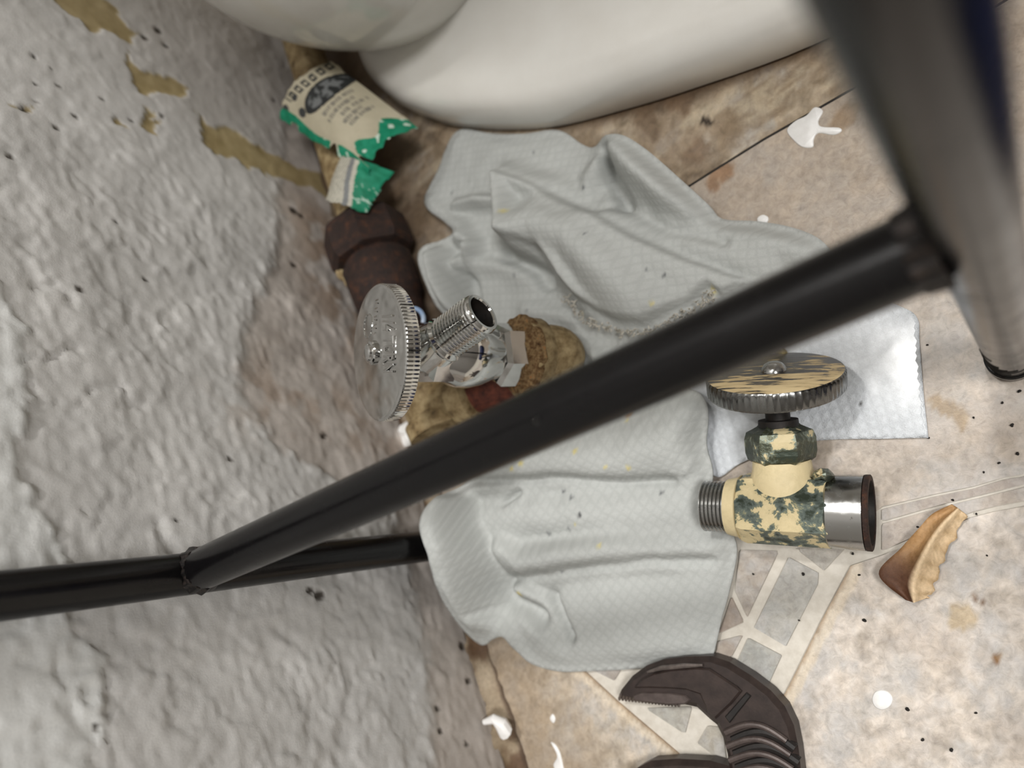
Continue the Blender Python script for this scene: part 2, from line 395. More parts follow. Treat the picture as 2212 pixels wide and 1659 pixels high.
# ---- wall: lumpy painted plaster, modelled as a displaced surface
def build_wall():
    st = 0.00115
    ys = np.arange(-0.22, 0.60, st); zs = np.arange(-0.004, 0.33, st)
    Y, Z = np.meshgrid(ys, zs)
    crop = lambda pts: [(x / 2.5143, y / 2.5143) for x, y in pts]
    wob = (fbm(Y, Z, 0.006, 3, 5) - 0.5)
    Yw, Zw = Y + wob * 0.008, Z + (fbm(Y, Z, 0.005, 3, 9) - 0.5) * 0.008
    # where the upper, newer paint ends and the bare dirty strip along the floor begins
    edge = pw([(720, -60), (640, 200), (612, 330), (600, 560), (530, 700), (520, 850), (590, 960), (720, 1030), (850, 1080), (890, 1260), (925, 1420), (940, 1659), (960, 1800)])
    edge = [(0.60, edge[0][1])] + edge + [(-0.22, edge[-1][1])]
    zedge = np.interp(Yw, [e[0] for e in edge][::-1], [e[1] for e in edge][::-1])
    low = sstep(0.004, -0.004, Zw - zedge)
    white = pw([(-40, 560), (40, 690), (62, 860), (30, 1000), (64, 1090), (120, 1170), (150, 1260), (160, 1380), (215, 1400), (240, 1540), (200, 1640), (190, 1800)])
    white = [(0.6, 0.33), (0.25, 0.26)] + white + [(-0.22, 0.15)]
    zwh = np.interp(Yw, [e[0] for e in white][::-1], [e[1] for e in white][::-1])
    hi = sstep(-0.0012, 0.0012, Zw - zwh)
    calm = sstep(0.17, 0.27, Y) * 0.62 + low * 0.35
    calm = np.clip(calm, 0, 0.8)
    big = fbm(Y, Z, 0.030, 3, 1); mid = 1 - np.abs(2 * fbm(Y * 0.8, Z * 1.15, 0.0062, 4, 2) - 1)
    fin = fbm(Y, Z, 0.0030, 3, 3); fl = fbm(Y, Z, 0.022, 4, 4)
    h = big * 0.0020 + (1 - calm) * (mid ** 2 * 0.0007 + fin * 0.0007)
    h += (1 - calm) * sstep(0.52, 0.55, fl) * 0.0006 + (1 - calm) * sstep(0.40, 0.42, fbm(Y, Z, 0.014, 4, 14)) * 0.0005
    h += hi * 0.0009 + (1 - low) * 0.0006
    for line in ([(205, 840), (262, 850), (300, 885)], [(345, 1130), (372, 1180), (380, 1235)], [(40, 780), (100, 770), (160, 760)], [(80, 620), (130, 625), (150, 665)]):
        d, _ = seg_dist(Yw, Zw, pw(line)); h -= np.exp(-(d / 0.0013) ** 2) * 0.0012
    col = np.empty(Y.shape + (3,))
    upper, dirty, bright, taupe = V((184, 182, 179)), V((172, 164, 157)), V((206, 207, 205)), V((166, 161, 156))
    n1 = fbm(Y, Z, 0.02, 4, 6)[..., None]; n2 = fbm(Y, Z, 0.006, 4, 7)[..., None]
    c = upper + (n1 - 0.5) * 26
    c = c + (bright - c) * (hi * 0.75)[..., None]
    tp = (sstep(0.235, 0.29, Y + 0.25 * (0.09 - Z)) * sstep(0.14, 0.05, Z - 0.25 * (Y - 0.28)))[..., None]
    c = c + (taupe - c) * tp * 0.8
    dl = dirty + (n1 - 0.5) * 34 + (n2 - 0.5) * 40
    c = c + (dl - c) * low[..., None] * 0.92
    # paint pulled off, the old beige coat showing
    beige = V((150, 134, 98))
    for poly in ([(265, -60), (520, -60), (660, 60), (690, 130), (760, 170), (720, 260), (690, 240), (620, 190), (500, 150), (430, 110), (340, 50)],
                 [(690, 255), (740, 340), (800, 400), (880, 400), (940, 430), (1040, 470), (1000, 520), (900, 500), (790, 510), (720, 440)],
                 [(1065, 600), (1130, 680), (1250, 700), (1400, 790), (1560, 870), (1760, 930), (1900, 1000), (1900, 1130), (1760, 1040), (1560, 960), (1400, 930), (1230, 850), (1110, 780)],
                 [(770, 570), (830, 600), (830, 640), (920, 660), (860, 680), (850, 730), (800, 700), (770, 680), (790, 640)],
                 [(640, 620), (690, 690), (670, 705), (620, 640)],
                 [(40, 545), (100, 565), (150, 580), (190, 560), (220, 620), (190, 612), (140, 596), (70, 572)]):
        pp = pw(crop(poly)); m_ = inside(Yw, Zw, pp)
        dd, _ = seg_dist(Yw, Zw, pp + [pp[0]])
        a = np.where(m_, sstep(0, 0.0009, dd), 0)
        c = c + (beige + (n2 - 0.5) * 46 - c) * a[..., None]
        h = h * (1 - a * 0.6) + a * (0.0006)
    # brown weeping round the old union
    d, _ = seg_dist(Y, Z, pw([(700, 500), (730, 610), (760, 690)]))
    a = np.exp(-(d / 0.02) ** 2) * sstep(0.42, 0.62, fbm(Y, Z, 0.012, 4, 41)) * 0.5
    c = c + (V((112, 84, 60)) - c) * a[..., None]
    d, _ = seg_dist(Y, Z, pw([(560, 860), (640, 830), (740, 900), (840, 960)]))
    a = np.exp(-(d / 0.018) ** 2) * sstep(0.45, 0.7, fbm(Y, Z, 0.01, 4, 43)) * 0.35
    c = c + (V((128, 104, 84)) - c) * a[..., None]
    # mould specks and nail holes
    spots = [(185, 300, 1.3), (283, 373, 1.0), (197, 452, 1.1), (318, 468, 1.2), (558, 535, 1.3), (412, 630, 1.5), (305, 688, 1.4), (55, 852, 1.6), (865, 160, 2.6), (905, 240, 2.0), (425, 1578, 1.6),
             (200, 545, 0.9), (130, 590, 1.6), (1490, 545, 1.8), (1600, 1140, 3.0), (1640, 1165, 2.2), (715, 655, 1.0), (1600, 1430, 2.2), (785, 1515, 1.4), (790, 200, 2.2)]
    spots = [(x / 2.5143, y / 2.5143, r) for x, y, r in spots] + [(495, 993, 1.4), (690, 1286, 3.0), (668, 1276, 2.0), (205, 1571, 1.3), (700, 940, 2.2), (155, 1225, 1.4), (1000, 1395, 2.2), (1012, 1470, 2.0), (945, 1530, 1.6), (952, 1580, 1.5), (1008, 1608, 1.5), (380, 1125, 1.2), (250, 480, 1.2), (350, 250, 1.4)]
    for x, y, r in spots:
        sy, sz = W(x, y)[1:]
        d = np.hypot(Y + wob * 0.0016 - sy, (Z - sz) * 0.8); a = sstep(r * 0.00085, r * 0.0004, d)
        c = c + (V((44, 38, 32)) - c) * (a * 0.9)[..., None]; h = h - a * 0.0006
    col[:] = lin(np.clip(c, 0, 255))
    h = np.where(Z < 0.006, h * 0.5, h)
    n, mrow = Y.shape
    verts = np.stack([h.ravel() - 0.0026, Y.ravel(), Z.ravel()], 1)
    i = np.arange(n * mrow).reshape(n, mrow)
    faces = np.stack([i[:-1, :-1].ravel(), i[:-1, 1:].ravel(), i[1:, 1:].ravel(), i[1:, :-1].ravel()], 1)
    # the rest of the wall round this stretch
    far = [(0.30, -1.3), (0.30, 1.3), (2.4, -1.3), (2.4, 1.3)]
    ex = []; ef = []
    def q(y0, y1, z0, z1):
        k = len(verts) + len(ex); ex.extend([(-0.001, y0, z0), (-0.001, y1, z0), (-0.001, y1, z1), (-0.001, y0, z1)]); ef.append((k, k + 1, k + 2, k + 3))
    ya, yb, zb = ys[0], ys[-1], zs[-1]
    q(-1.3, ya, 0, zb); q(yb, 1.3, 0, zb); q(-1.3, 1.3, zb, 2.4)
    vv = np.vstack([verts, ex]); cc = np.vstack([col.reshape(-1, 3), np.tile(lin((180, 177, 173)), (len(ex), 1))])
    me_f = list(map(tuple, faces)) + ef
    o = obj('wall_left', vv, me_f, MAT['wall'], None, True, col=cc)
    tag(o, 'lumpy white painted plaster wall with flaking beige patches', kind='structure')
build_wall()

# ---- floor: cream joints with marbled pieces laid on it
fl = MB(); fl.v = [(-0.02, -1.3, -0.0009), (1.6, -1.3, -0.0009), (1.6, 1.3, -0.0009), (-0.02, 1.3, -0.0009), (-0.02, -1.3, -0.03), (1.6, -1.3, -0.03), (1.6, 1.3, -0.03), (-0.02, 1.3, -0.03)]
fl.f = [(0, 1, 2, 3), (7, 6, 5, 4), (4, 5, 1, 0), (5, 6, 2, 1), (6, 7, 3, 2), (7, 4, 0, 3)]
floor = fl.build('floor', MAT['grout'], None, smooth=False); tag(floor, 'marbled beige vinyl floor with cream joints and grey inlays', kind='structure')

def marble(X, Y, tone, dark, seed, mott=1.0):
    a = fbm(X, Y, 0.010, 5, seed, 0.62)[..., None]; b = fbm(X + 0.003 * fbm(X, Y, 0.01, 2, seed + 5), Y, 0.0040, 4, seed + 1, 0.72)[..., None]; d = fbm(X, Y, 0.035, 3, seed + 2)[..., None]
    c = V(tone) + (b - 0.5) * 110 * mott + (a - 0.5) * 52 * mott
    k = sstep(0.46, 0.66, a) * 0.6
    c = c + (V((176, 175, 174)) - c) * k
    k = sstep(0.52, 0.72, d) * 0.5 + sstep(0.56, 0.7, b) * 0.25
    c = c + (V(dark) - c) * k
    return c
def stain(c, X, Y, pts, r, colr, amt, seed, z=0.0, ring=0):
    d, _ = seg_dist(X + (fbm(X, Y, 0.004, 3, seed) - 0.5) * 0.006, Y + (fbm(X, Y, 0.004, 3, seed + 3) - 0.5) * 0.006, px(pts) if len(pts) > 1 else px(pts) * 2)
    a = sstep(r, r * 0.55, d) * amt
    if ring: a = a * sstep(r * 0.15, r * 0.6, d)
    return c + (V(colr) - c) * a[..., None]
def tile(poly, step, tone, dark, seed, stains=None, mott=1.0, name='tile', z=0.0):
    X, Y, f = patch(poly, step)
    c = marble(X, Y, tone, dark, seed, mott)
    if stains: c = stains(c, X, Y)
    n = len(X)
    # closed piece: a skirt down to the joint bed
    cnt = {}
    for a in f:
        for k in range(4):
            e = (a[k], a[(k + 1) % 4]); cnt[e] = 1
    rim = [e for e in cnt if (e[1], e[0]) not in cnt]
    ids = sorted({i for e in rim for i in e}); low = {i: n + k for k, i in enumerate(ids)}
    Zt = (fbm(X, Y, 0.03, 2, seed + 9) - 0.5) * 0.0003 + z
    vs = np.vstack([np.stack([X, Y, Zt], 1), np.stack([X[ids], Y[ids], np.full(len(ids), -0.0009)], 1)])
    fs = [tuple(q) for q in f] + [(a, low[a], low[b], b) for a, b in rim]
    cc = lin(np.clip(np.vstack([c, c[ids]]), 0, 255))
    return obj(name, vs, fs, MAT['tile'], floor, True, col=cc, sharp=50)
seam = px([(1500, 390), (1820, 200), (2165, 12)])
def seam_y(x): return float(np.interp(x, [s[0] for s in seam], [s[1] for s in seam]))
SEAM = [(x, seam_y(x)) for x in (0.004, 0.14, 0.2, 0.26, 0.30, 0.36, 0.46)]
def st0(c, X, Y):
    u_ = X * 0.97 + Y * 0.05; v_ = Y + X * 0.06 + 0.012 * (fbm(X, Y, 0.03, 3, 72) - 0.5)
    st_ = fbm(u_ * 0.35, v_, 0.010, 5, 70, 0.62)
    c = c + (V((128, 112, 92)) - c) * (sstep(0.42, 0.62, st_) * 0.75)[..., None]
    c = c + (V((92, 78, 62)) - c) * (sstep(0.62, 0.74, fbm(u_ * 0.5, v_, 0.012, 5, 75, 0.65)) * 0.7)[..., None]
    c = c + (V((196, 184, 162)) - c) * (sstep(0.60, 0.72, fbm(u_ * 0.3, v_, 0.007, 4, 78)) * 0.6)[..., None]
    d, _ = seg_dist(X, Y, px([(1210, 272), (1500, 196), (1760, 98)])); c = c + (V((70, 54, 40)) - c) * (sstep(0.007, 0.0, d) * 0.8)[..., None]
    c = stain(c, X, Y, [(1390, 235), (1400, 275), (1415, 285)], 0.005, (104, 86, 68), 0.65, 5)
    c = stain(c, X, Y, [(1450, 215), (1480, 225)], 0.004, (104, 84, 66), 0.65, 6)
    c = stain(c, X, Y, [(1530, 262)], 0.0022, (40, 32, 26), 0.95, 8)
    c = stain(c, X, Y, [(1490, 340), (1510, 320)], 0.005, (104, 84, 66), 0.6, 11)
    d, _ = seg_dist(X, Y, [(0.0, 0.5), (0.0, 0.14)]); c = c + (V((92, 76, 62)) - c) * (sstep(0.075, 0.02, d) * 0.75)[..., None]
    return c
sd_ = MB()
for (xa, ya), (xb, yb) in zip(SEAM[:-1], SEAM[1:]):
    sd_.add([(xa, ya - 0.00055, -0.0003), (xb, yb - 0.00055, -0.0003), (xb, yb + 0.00055, -0.0003), (xa, ya + 0.00055, -0.0003), (xa, ya - 0.0009, -0.0008), (xb, yb - 0.0009, -0.0008), (xb, yb + 0.0009, -0.0008), (xa, ya + 0.0009, -0.0008)], [(0, 1, 2, 3), (0, 4, 5, 1), (2, 6, 7, 3)])
sd_.build('seam_dirt', MAT['grit'], floor, smooth=False)
tile([(x, y + 0.0005) for x, y in SEAM] + [(0.46, 0.56), (0.004, 0.56)], 0.0014, (172, 158, 138), (136, 118, 98), 21, st0, 1.0)
A1 = px([(1905, 1094), (2019, 1067), (2103, 1050), (2171, 1030), (2212, 1024)])
A0 = px([(1540, 1130), (1840, 1150)])
def st1(c, X, Y):
    c = stain(c, X, Y, [(1545, 385), (1560, 375)], 0.0055, (128, 84, 50), 0.9, 12, ring=0)
    c = stain(c, X, Y, [(1556, 388)], 0.0016, (190, 160, 130), 0.7, 19)
    c = stain(c, X, Y, [(1835, 240), (1815, 260)], 0.004, (130, 104, 74), 0.7, 13)
    c = stain(c, X, Y, [(2020, 870), (2060, 890), (2080, 905)], 0.0035, (150, 126, 92), 0.7, 14)
    k = sstep(0.20, 0.10, X) * 0.2 + sstep(0.02, 0.12, Y) * 0.5  # brown dirt tone, deepened to paint in the dimmer light near the toilet
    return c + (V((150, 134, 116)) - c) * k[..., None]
tile([(x, y - 0.0005) for x, y in SEAM[::-1]] + [(0.004, A0[0][1]), A0[0], A0[1]] + A1 + [(0.46, A1[-1][1] - 0.012)], 0.0014, (192, 183, 173), (168, 157, 146), 22, st1, 0.8)
B1 = px([(1905, 1100), (2019, 1073), (2103, 1056), (2171, 1036), (2212, 1030)]); B2 = px([(2212, 1046), (2130, 1066), (2050, 1085), (1995, 1100), (1905, 1126)])
tile(B1 + [(0.44, B1[-1][1] - 0.012), (0.44, B2[0][1] - 0.012)] + B2, 0.0014, (172, 162, 152), (158, 148, 140), 23, None, 0.35)
B3 = px([(1905, 1132), (1998, 1106), (2053, 1091), (2133, 1072), (2212, 1053)]); B4 = px([(2212, 1083), (2150, 1093), (2098, 1106), (1983, 1155), (1905, 1190)])
tile(B3 + [(0.44, B3[-1][1] - 0.012), (0.44, B4[0][1] - 0.012)] + B4, 0.0014, (174, 165, 156), (160, 150, 142), 24, None, 0.35)
D1 = px([(1905, 1200), (1985, 1168), (2098, 1118), (2150, 1105), (2212, 1094)]); D2 = px([(1560, 1740), (1640, 1600), (1705, 1480), (1772, 1345), (1838, 1222)])
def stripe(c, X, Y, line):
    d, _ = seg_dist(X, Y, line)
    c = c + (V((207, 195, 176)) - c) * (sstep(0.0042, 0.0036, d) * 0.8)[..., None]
    return c + (V((150, 128, 104)) - c) * (sstep(0.0010, 0.0004, d) * 0.8)[..., None]  # shadow of the joint gap, painted as a thin brown line
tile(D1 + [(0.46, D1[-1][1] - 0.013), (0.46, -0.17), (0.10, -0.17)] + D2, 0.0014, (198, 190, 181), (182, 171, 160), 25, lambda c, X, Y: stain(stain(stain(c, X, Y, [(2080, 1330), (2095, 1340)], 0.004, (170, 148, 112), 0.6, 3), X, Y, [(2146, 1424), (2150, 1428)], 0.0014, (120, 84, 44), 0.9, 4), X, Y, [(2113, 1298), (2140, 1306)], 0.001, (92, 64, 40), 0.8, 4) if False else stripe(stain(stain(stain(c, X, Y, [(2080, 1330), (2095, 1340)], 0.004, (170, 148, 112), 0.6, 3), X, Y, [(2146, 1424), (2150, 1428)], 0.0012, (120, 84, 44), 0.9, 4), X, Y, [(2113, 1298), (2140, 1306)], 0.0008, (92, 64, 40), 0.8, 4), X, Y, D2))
D3 = px([(1110, 1340), (1265, 1452), (1330, 1512), (1400, 1572), (1462, 1625), (1560, 1716)])
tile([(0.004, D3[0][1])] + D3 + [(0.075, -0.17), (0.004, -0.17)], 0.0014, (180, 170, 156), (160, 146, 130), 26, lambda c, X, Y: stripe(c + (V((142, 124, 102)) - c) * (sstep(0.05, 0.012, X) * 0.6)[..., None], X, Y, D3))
for k, (poly, tone, dark) in enumerate([
    ([(1704, 1204), (1768, 1238), (1766, 1262), (1697, 1396), (1629, 1356)], (172, 171, 166), (160, 158, 153)),
    ([(1616, 1378), (1688, 1416), (1652, 1494), (1592, 1430)], (160, 160, 155), (150, 148, 144)),
    ([(1598, 1188), (1682, 1190), (1614, 1332), (1588, 1276)], (164, 156, 147), (150, 140, 130)),
    ([(1580, 1290), (1606, 1344), (1553, 1368)], (158, 147, 137), (146, 134, 124)),
    ([(1550, 1386), (1604, 1372), (1580, 1418), (1545, 1420)], (160, 150, 140), (146, 136, 126)),
    ([(1394, 1530), (1494, 1527), (1479, 1586)], (163, 161, 154), (150, 148, 142)),
    ([(1529, 1568), (1560, 1572), (1570, 1654), (1507, 1606)], (162, 158, 149), (150, 146, 138)),
    ([(1270, 1442), (1345, 1440), (1326, 1470)], (156, 150, 144), (146, 140, 134)),
    ([(1720, 1185), (1830, 1180), (1780, 1232)], (170, 166, 158), (158, 152, 146))]):
    tile(px(poly), 0.0009, tone, dark, 40 + 7 * k, None, 0.22)

# ---- stained caulk bead along the foot of the wall
def build_trim():
    ys = np.arange(-0.17, 0.50, 0.0016); prof = np.linspace(0, 1, 9)
    Yg, T = np.meshgrid(ys, prof)
    n = fbm(Yg, T * 0.01, 0.012, 4, 51)
    rad = 0.0042 + (fbm(Yg, T * 0, 0.022, 4, 52) - 0.5) * 0.006
    ang = T * math.pi / 2
    X = -0.001 + rad * 1.55 * (1 - np.cos(ang)) + 0.002 * (n - 0.5); Zz = rad * 1.7 * (1 - np.sin(ang)) + 0.001 * (n - 0.5)
    c = V((150, 134, 112)) + (n[..., None] - 0.5) * 150
    k = sstep(0.38, 0.54, fbm(Yg, T * 0.02, 0.014, 5, 57)); c = c + (V((84, 60, 42)) - c) * (k * 0.75)[..., None]
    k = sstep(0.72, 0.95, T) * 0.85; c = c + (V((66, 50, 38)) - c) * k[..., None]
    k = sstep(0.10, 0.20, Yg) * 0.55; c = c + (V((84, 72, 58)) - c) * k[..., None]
    i = np.arange(Yg.size).reshape(Yg.shape)
    f = np.stack([i[:-1, :-1].ravel(), i[:-1, 1:].ravel(), i[1:, 1:].ravel(), i[1:, :-1].ravel()], 1)
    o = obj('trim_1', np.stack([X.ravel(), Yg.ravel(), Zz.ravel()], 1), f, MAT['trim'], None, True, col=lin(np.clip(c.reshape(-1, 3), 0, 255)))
    tag(o, 'brown stained caulk bead between wall and floor', kind='structure')
build_trim()

# ---- the rest of the room, outside the frame
def slab(name, x0, x1, y0, y1, z0, z1, mat, label):
    b = MB(); b.prism([(x0, y0), (x1, y0), (x1, y1), (x0, y1)], z0, z1); o = b.build(name, mat, None, smooth=False); tag(o, label, kind='structure')

slab('wall_right', 1.6, 1.66, -1.3, 1.3, 0, 2.4, MAT['plaster2'], 'grey painted wall across the room')
slab('wall_back', -0.02, 1.66, 1.3, 1.36, 0, 2.4, MAT['plaster'], 'painted wall beyond the toilet')
slab('wall_front', -0.02, 1.66, -1.36, -1.3, 0, 2.4, MAT['plaster2'], 'grey painted wall behind the viewpoint')
slab('ceiling', -0.02, 1.66, -1.36, 1.36, 2.4, 2.45, MAT['ceiling'], 'white painted ceiling')

# ================================================================== TOILET
toilet = empty('toilet', (0.24, 0.33, 0), 'white porcelain toilet with flared foot standing on the vinyl floor', 'toilet')
foot_left = [(0.066, 0.345), (0.056, 0.318), (0.055, 0.292), (0.064, 0.2687), (0.0746, 0.2537), (0.0854, 0.2417), (0.107, 0.223), (0.130, 0.207), (0.158, 0.1935), (0.187, 0.1814), (0.2304, 0.1663), (0.28, 0.158), (0.33, 0.160), (0.38, 0.180), (0.415, 0.225), (0.428, 0.29)]
axis_y = 0.345
foot = smooth_poly(foot_left + [(x, 2 * axis_y - y) for x, y in reversed(foot_left)], 5)
foot = np.array(foot)
def ring_inset(base, d, cen=(0.22, axis_y)):
    p = np.asarray(base); n = len(p); out = np.empty_like(p)
    for i in range(n):
        t = unit(p[(i + 1) % n] - p[i - 1]); nn = V((-t[1], t[0]))
        if nn @ (V(cen) - p[i]) < 0: nn = -nn
        out[i] = p[i] + nn * d
    return out
def loft(rings):
    b = MB(); n = len(rings[0][0])
    for r, z in rings:
        zz = np.broadcast_to(z, (n,)); b.v += [(x, y, zv) for (x, y), zv in zip(r, zz)]
    for k in range(len(rings) - 1):
        for i in range(n): b.f.append((k * n + i, k * n + (i + 1) % n, (k + 1) * n + (i + 1) % n, (k + 1) * n + i))
    b.f.append(tuple(reversed(range(n)))); m_ = (len(rings) - 1) * n; b.f.append(tuple(m_ + i for i in range(n)))
    return b
prof = [(0.0, 0.0), (0.002, -0.0012), (0.013, -0.0010), (0.019, 0.0004), (0.0225, 0.0028), (0.0245, 0.006), (0.0262, 0.012), (0.0285, 0.022), (0.033, 0.031), (0.042, 0.040), (0.06, 0.049), (0.09, 0.057), (0.13, 0.063), (0.18, 0.063), (0.22, 0.055), (0.27, 0.03)]
loft([(ring_inset(foot, d), z) for z, d in prof]).build('pedestal', MAT['porcelain'], toilet, sharp=60)
# rear shelf and trap swelling out over the floor behind the pedestal
b = MB(); cx, cy, cz = 0.1411, 0.3339, 0.0858; rx, ry, rz = 0.1107, 0.0872, 0.1023
b.blob((cx, cy, cz), (rx, ry, rz), 1, 0.0, 64, 40); b.build('trap_housing', MAT['porcelain'], toilet)
bowl = [(0.10 + 0.20 * (1 + math.cos(t)), axis_y + 0.185 * math.sin(t)) for t in np.linspace(0, 2 * math.pi, 80, endpoint=False)]
bb = [(ring_inset(bowl, 0.075), 0.24), (ring_inset(bowl, 0.045), 0.28), (ring_inset(bowl, 0.02), 0.33), (ring_inset(bowl, 0.005), 0.36), (np.array(bowl), 0.385), (np.array(bowl), 0.40)]
loft(bb).build('bowl', MAT['porcelain'], toilet, sharp=60)

# ================================================================== BLACK METAL STAND
RT = 0.00635
BX, BY = 0.0115, 0.0577
FX, FY = 0.2314, 0.0348
stand = empty('metal_stand', (FX, FY, 0), 'black tubular metal stand with two legs and a welded side bar before the wall', 'stand')
b = MB(); b.lathe((BX, BY, 0.0), (0, 0, 1), [(0, RT), (0.75, RT)], 48); b.build('rear_leg', MAT['enamel'], stand)
b = MB(); b.lathe((FX, FY, 0.0), (0, 0, 1), [(0.002, RT), (0.55, RT)], 64); fl_o = b.build('front_leg', MAT['enamel'], stand)
b = MB(); b.lathe((FX, FY, 0.0), (0, 0, 1), [(0, RT * 1.05), (0.0008, RT * 1.12), (0.0065, RT * 1.12), (0.0072, RT * 1.03)], 64); b.build('foot_cap', MAT['enamel'], stand)
b = MB()
for z_, a0_, a1_, r_ in ((0.0125, 3.0, 4.3, .00022), (0.0165, 3.1, 5.2, .00016), (0.0205, 2.9, 4.6, .00025), (0.0235, 3.3, 4.2, .0002), (0.0285, 2.9, 3.9, .0003), (0.040, 3.0, 3.7, .0002)):
    b.tube([(FX + (RT + .00005) * math.cos(t), FY + (RT + .00005) * math.sin(t), z_ + 0.0008 * math.sin(3 * t)) for t in np.linspace(a0_, a1_, 14)], r_, 6)
b.build('scuff_marks', MAT['grit'], stand)['kind'] = 'stuff'
z0, z1 = 0.1375, 0.1545
dirb = unit(V((FX, FY, z1)) - V((BX, BY, z0)))
p0 = V((BX, BY, z0)) + dirb * RT * 0.8; p1 = V((FX, FY, z1)) - dirb * RT * 0.8
b = MB(); b.tube([p0, p0 + dirb * 0.004] + [p0 + (p1 - p0) * t for t in (0.25, 0.5, 0.75)] + [p1], RT, 48); b.build('side_bar', MAT['enamel'], stand)
b = MB()
L_ = np.linalg.norm(p1 - p0)
b.lathe(p0, dirb, [(-0.001, RT * 1.14), (0.001, RT * 1.10), (0.003, RT * 1.005)], 48, rad=lambda k, i: 1 + 0.05 * math.sin(k * 1.7)); b.build('weld', MAT['weld'], stand)
b = MB(); b.lathe(p1, -dirb, [(0.0, RT * 1.12), (0.0015, RT * 1.07), (0.004, RT * 1.012)], 48, rad=lambda k, i: 1 + 0.05 * math.sin(k * 2.1)); b.build('weld', MAT['weld'], stand)

# ================================================================== OLD PIPEWORK AND THE NEW VALVE
K = PZ(1113, 766, 0.30); HC = PZ(822, 762, 0.27)
ax = unit(HC - K); LAX = float(np.linalg.norm(HC - K))
EL = K - ax * 0.0235
PIX, PIZ = 0.0240, 0.0215                       # the pipe runs along the wall
TEE = V((0.0300, 0.1130, 0.0185))
pipe = empty('water_pipe', (PIX, 0.2, 0), 'old yellowed iron water pipe with rusty union along the wall foot', 'pipe')
b = MB(); b.tube([(PIX, 0.50, PIZ + 0.001), (PIX, 0.36, PIZ), (PIX + 0.001, 0.205, PIZ)], 0.0102, 32); b.build('pipe_run', MAT['galv'], pipe)
hexa = lambda k, i: 1.0
U0 = V((PIX + 0.001, 0.216, PIZ)); UA = unit(TEE - U0)
b = MB(); b.lathe(U0, UA, [(-0.001, 0.0120), (0.0, 0.0185), (0.0025, 0.0208), (0.017, 0.0212), (0.020, 0.0195), (0.021, 0.0150)], 8, turn=0.25); un = b.build('union_nut', MAT['rust'], pipe, smooth=False)
b = MB(); b.lathe(U0, UA, [(0.0205, 0.0150), (0.024, 0.0172), (0.043, 0.0166), (0.047, 0.0140), (0.060, 0.0128), (0.078, 0.0115)], 32); b.build('union_body', MAT['rust'], pipe)
b = MB()
b.blob(W(742, 585, 0.012), (0.003, 0.006, 0.004), 3, 0.3); b.blob(W(727, 560, 0.008), (0.0025, 0.004, 0.004), 4, 0.3); b.blob(W(752, 604, 0.014), (0.0025, 0.0035, 0.003), 5, 0.3)
sc_o = b.build('scale_crust', MAT['galv'], pipe)
# tee: a run along the wall and an arm towards the room
b = MB()
b.lathe(TEE - UA * 0.026, UA, [(0.0, 0.0125), (0.0008, 0.0148), (0.007, 0.0150), (0.0085, 0.0128), (0.028, 0.0128), (0.030, 0.0150), (0.037, 0.0148), (0.038, 0.0110)], 32)
ARM = unit(EL - TEE)
b.lathe(TEE + ARM * 0.002, ARM, [(0.0, 0.0120), (0.012, 0.0124), (0.0135, 0.0152), (0.021, 0.0150), (0.022, 0.0115)], 32)
b.build('tee_fitting', MAT['galv'], pipe, sharp=60)
b = MB(); b.lathe(TEE + ARM * 0.020, ARM, [(0.0, 0.0100), (0.030, 0.0104)], 28, rad=lambda k, i: 1 + 0.03 * math.sin(3.1 * k)); b.build('nipple', MAT['red_rust'], pipe)
# elbow under the valve
b = MB()
bend = [EL - ARM * 0.0225, EL - ARM * 0.016, EL - ARM * 0.012]
q0, q1, q2 = EL - ARM * 0.012, EL, EL + ax * 0.012
curve = [(1 - t) ** 2 * q0 + 2 * t * (1 - t) * (q1 + (q1 - (q0 + q2) / 2) * 0.3) + t * t * q2 for t in np.linspace(0, 1, 12)]
b.tube(bend[:2] + curve + [EL + ax * 0.0165], [0.0122] * (len(curve) + 3), 32)
b.lathe(EL - ARM * 0.0225, ARM, [(0, 0.0122), (0.0008, 0.0148), (0.0075, 0.0150), (0.009, 0.0125)], 32)
b.lathe(EL + ax * 0.0125, ax, [(0, 0.0125), (0.0012, 0.0146), (0.0092, 0.0148), (0.0100, 0.0120)], 32)
el = b.build('elbow_fitting', MAT['galv'], pipe, sharp=60)
b = MB(); b.lathe(EL + ax * 0.0185, ax, [(0, 0.0146), (0.0010, 0.0153), (0.0042, 0.0151), (0.0048, 0.0120), (0.0072, 0.0108)], 40, rad=lambda k, i: 1 + 0.03 * math.sin(2.3 * k) + 0.02 * math.sin(5.1 * k + i))
b.build('rust_crust', MAT['scale'], el)
b = MB(); b.blob(P(890, 938, 0.006), (0.006, 0.0075, 0.005), 8, 0.3, 20, 12); tag(b.build('caulk_scrap', MAT['white_paint'], None), 'small white lump of caulk at the wall foot below the tee', 'caulk')
pts = [PZ(893 + 22 * math.cos(t), 690 - 24 * math.sin(t), 0.335) for t in np.linspace(-0.3, 3.3, 14)]
b = MB(); b.tube(pts, [0.0010] * 14, 8); b.blob(PZ(880, 676, 0.334), (0.0025, 0.003, 0.002), 2, 0.3)
tag(b.build('plastic_loop', MAT['clear'], None), 'clear bluish plastic loop lying on the rusty pipe behind the chrome handle', 'plastic loop')

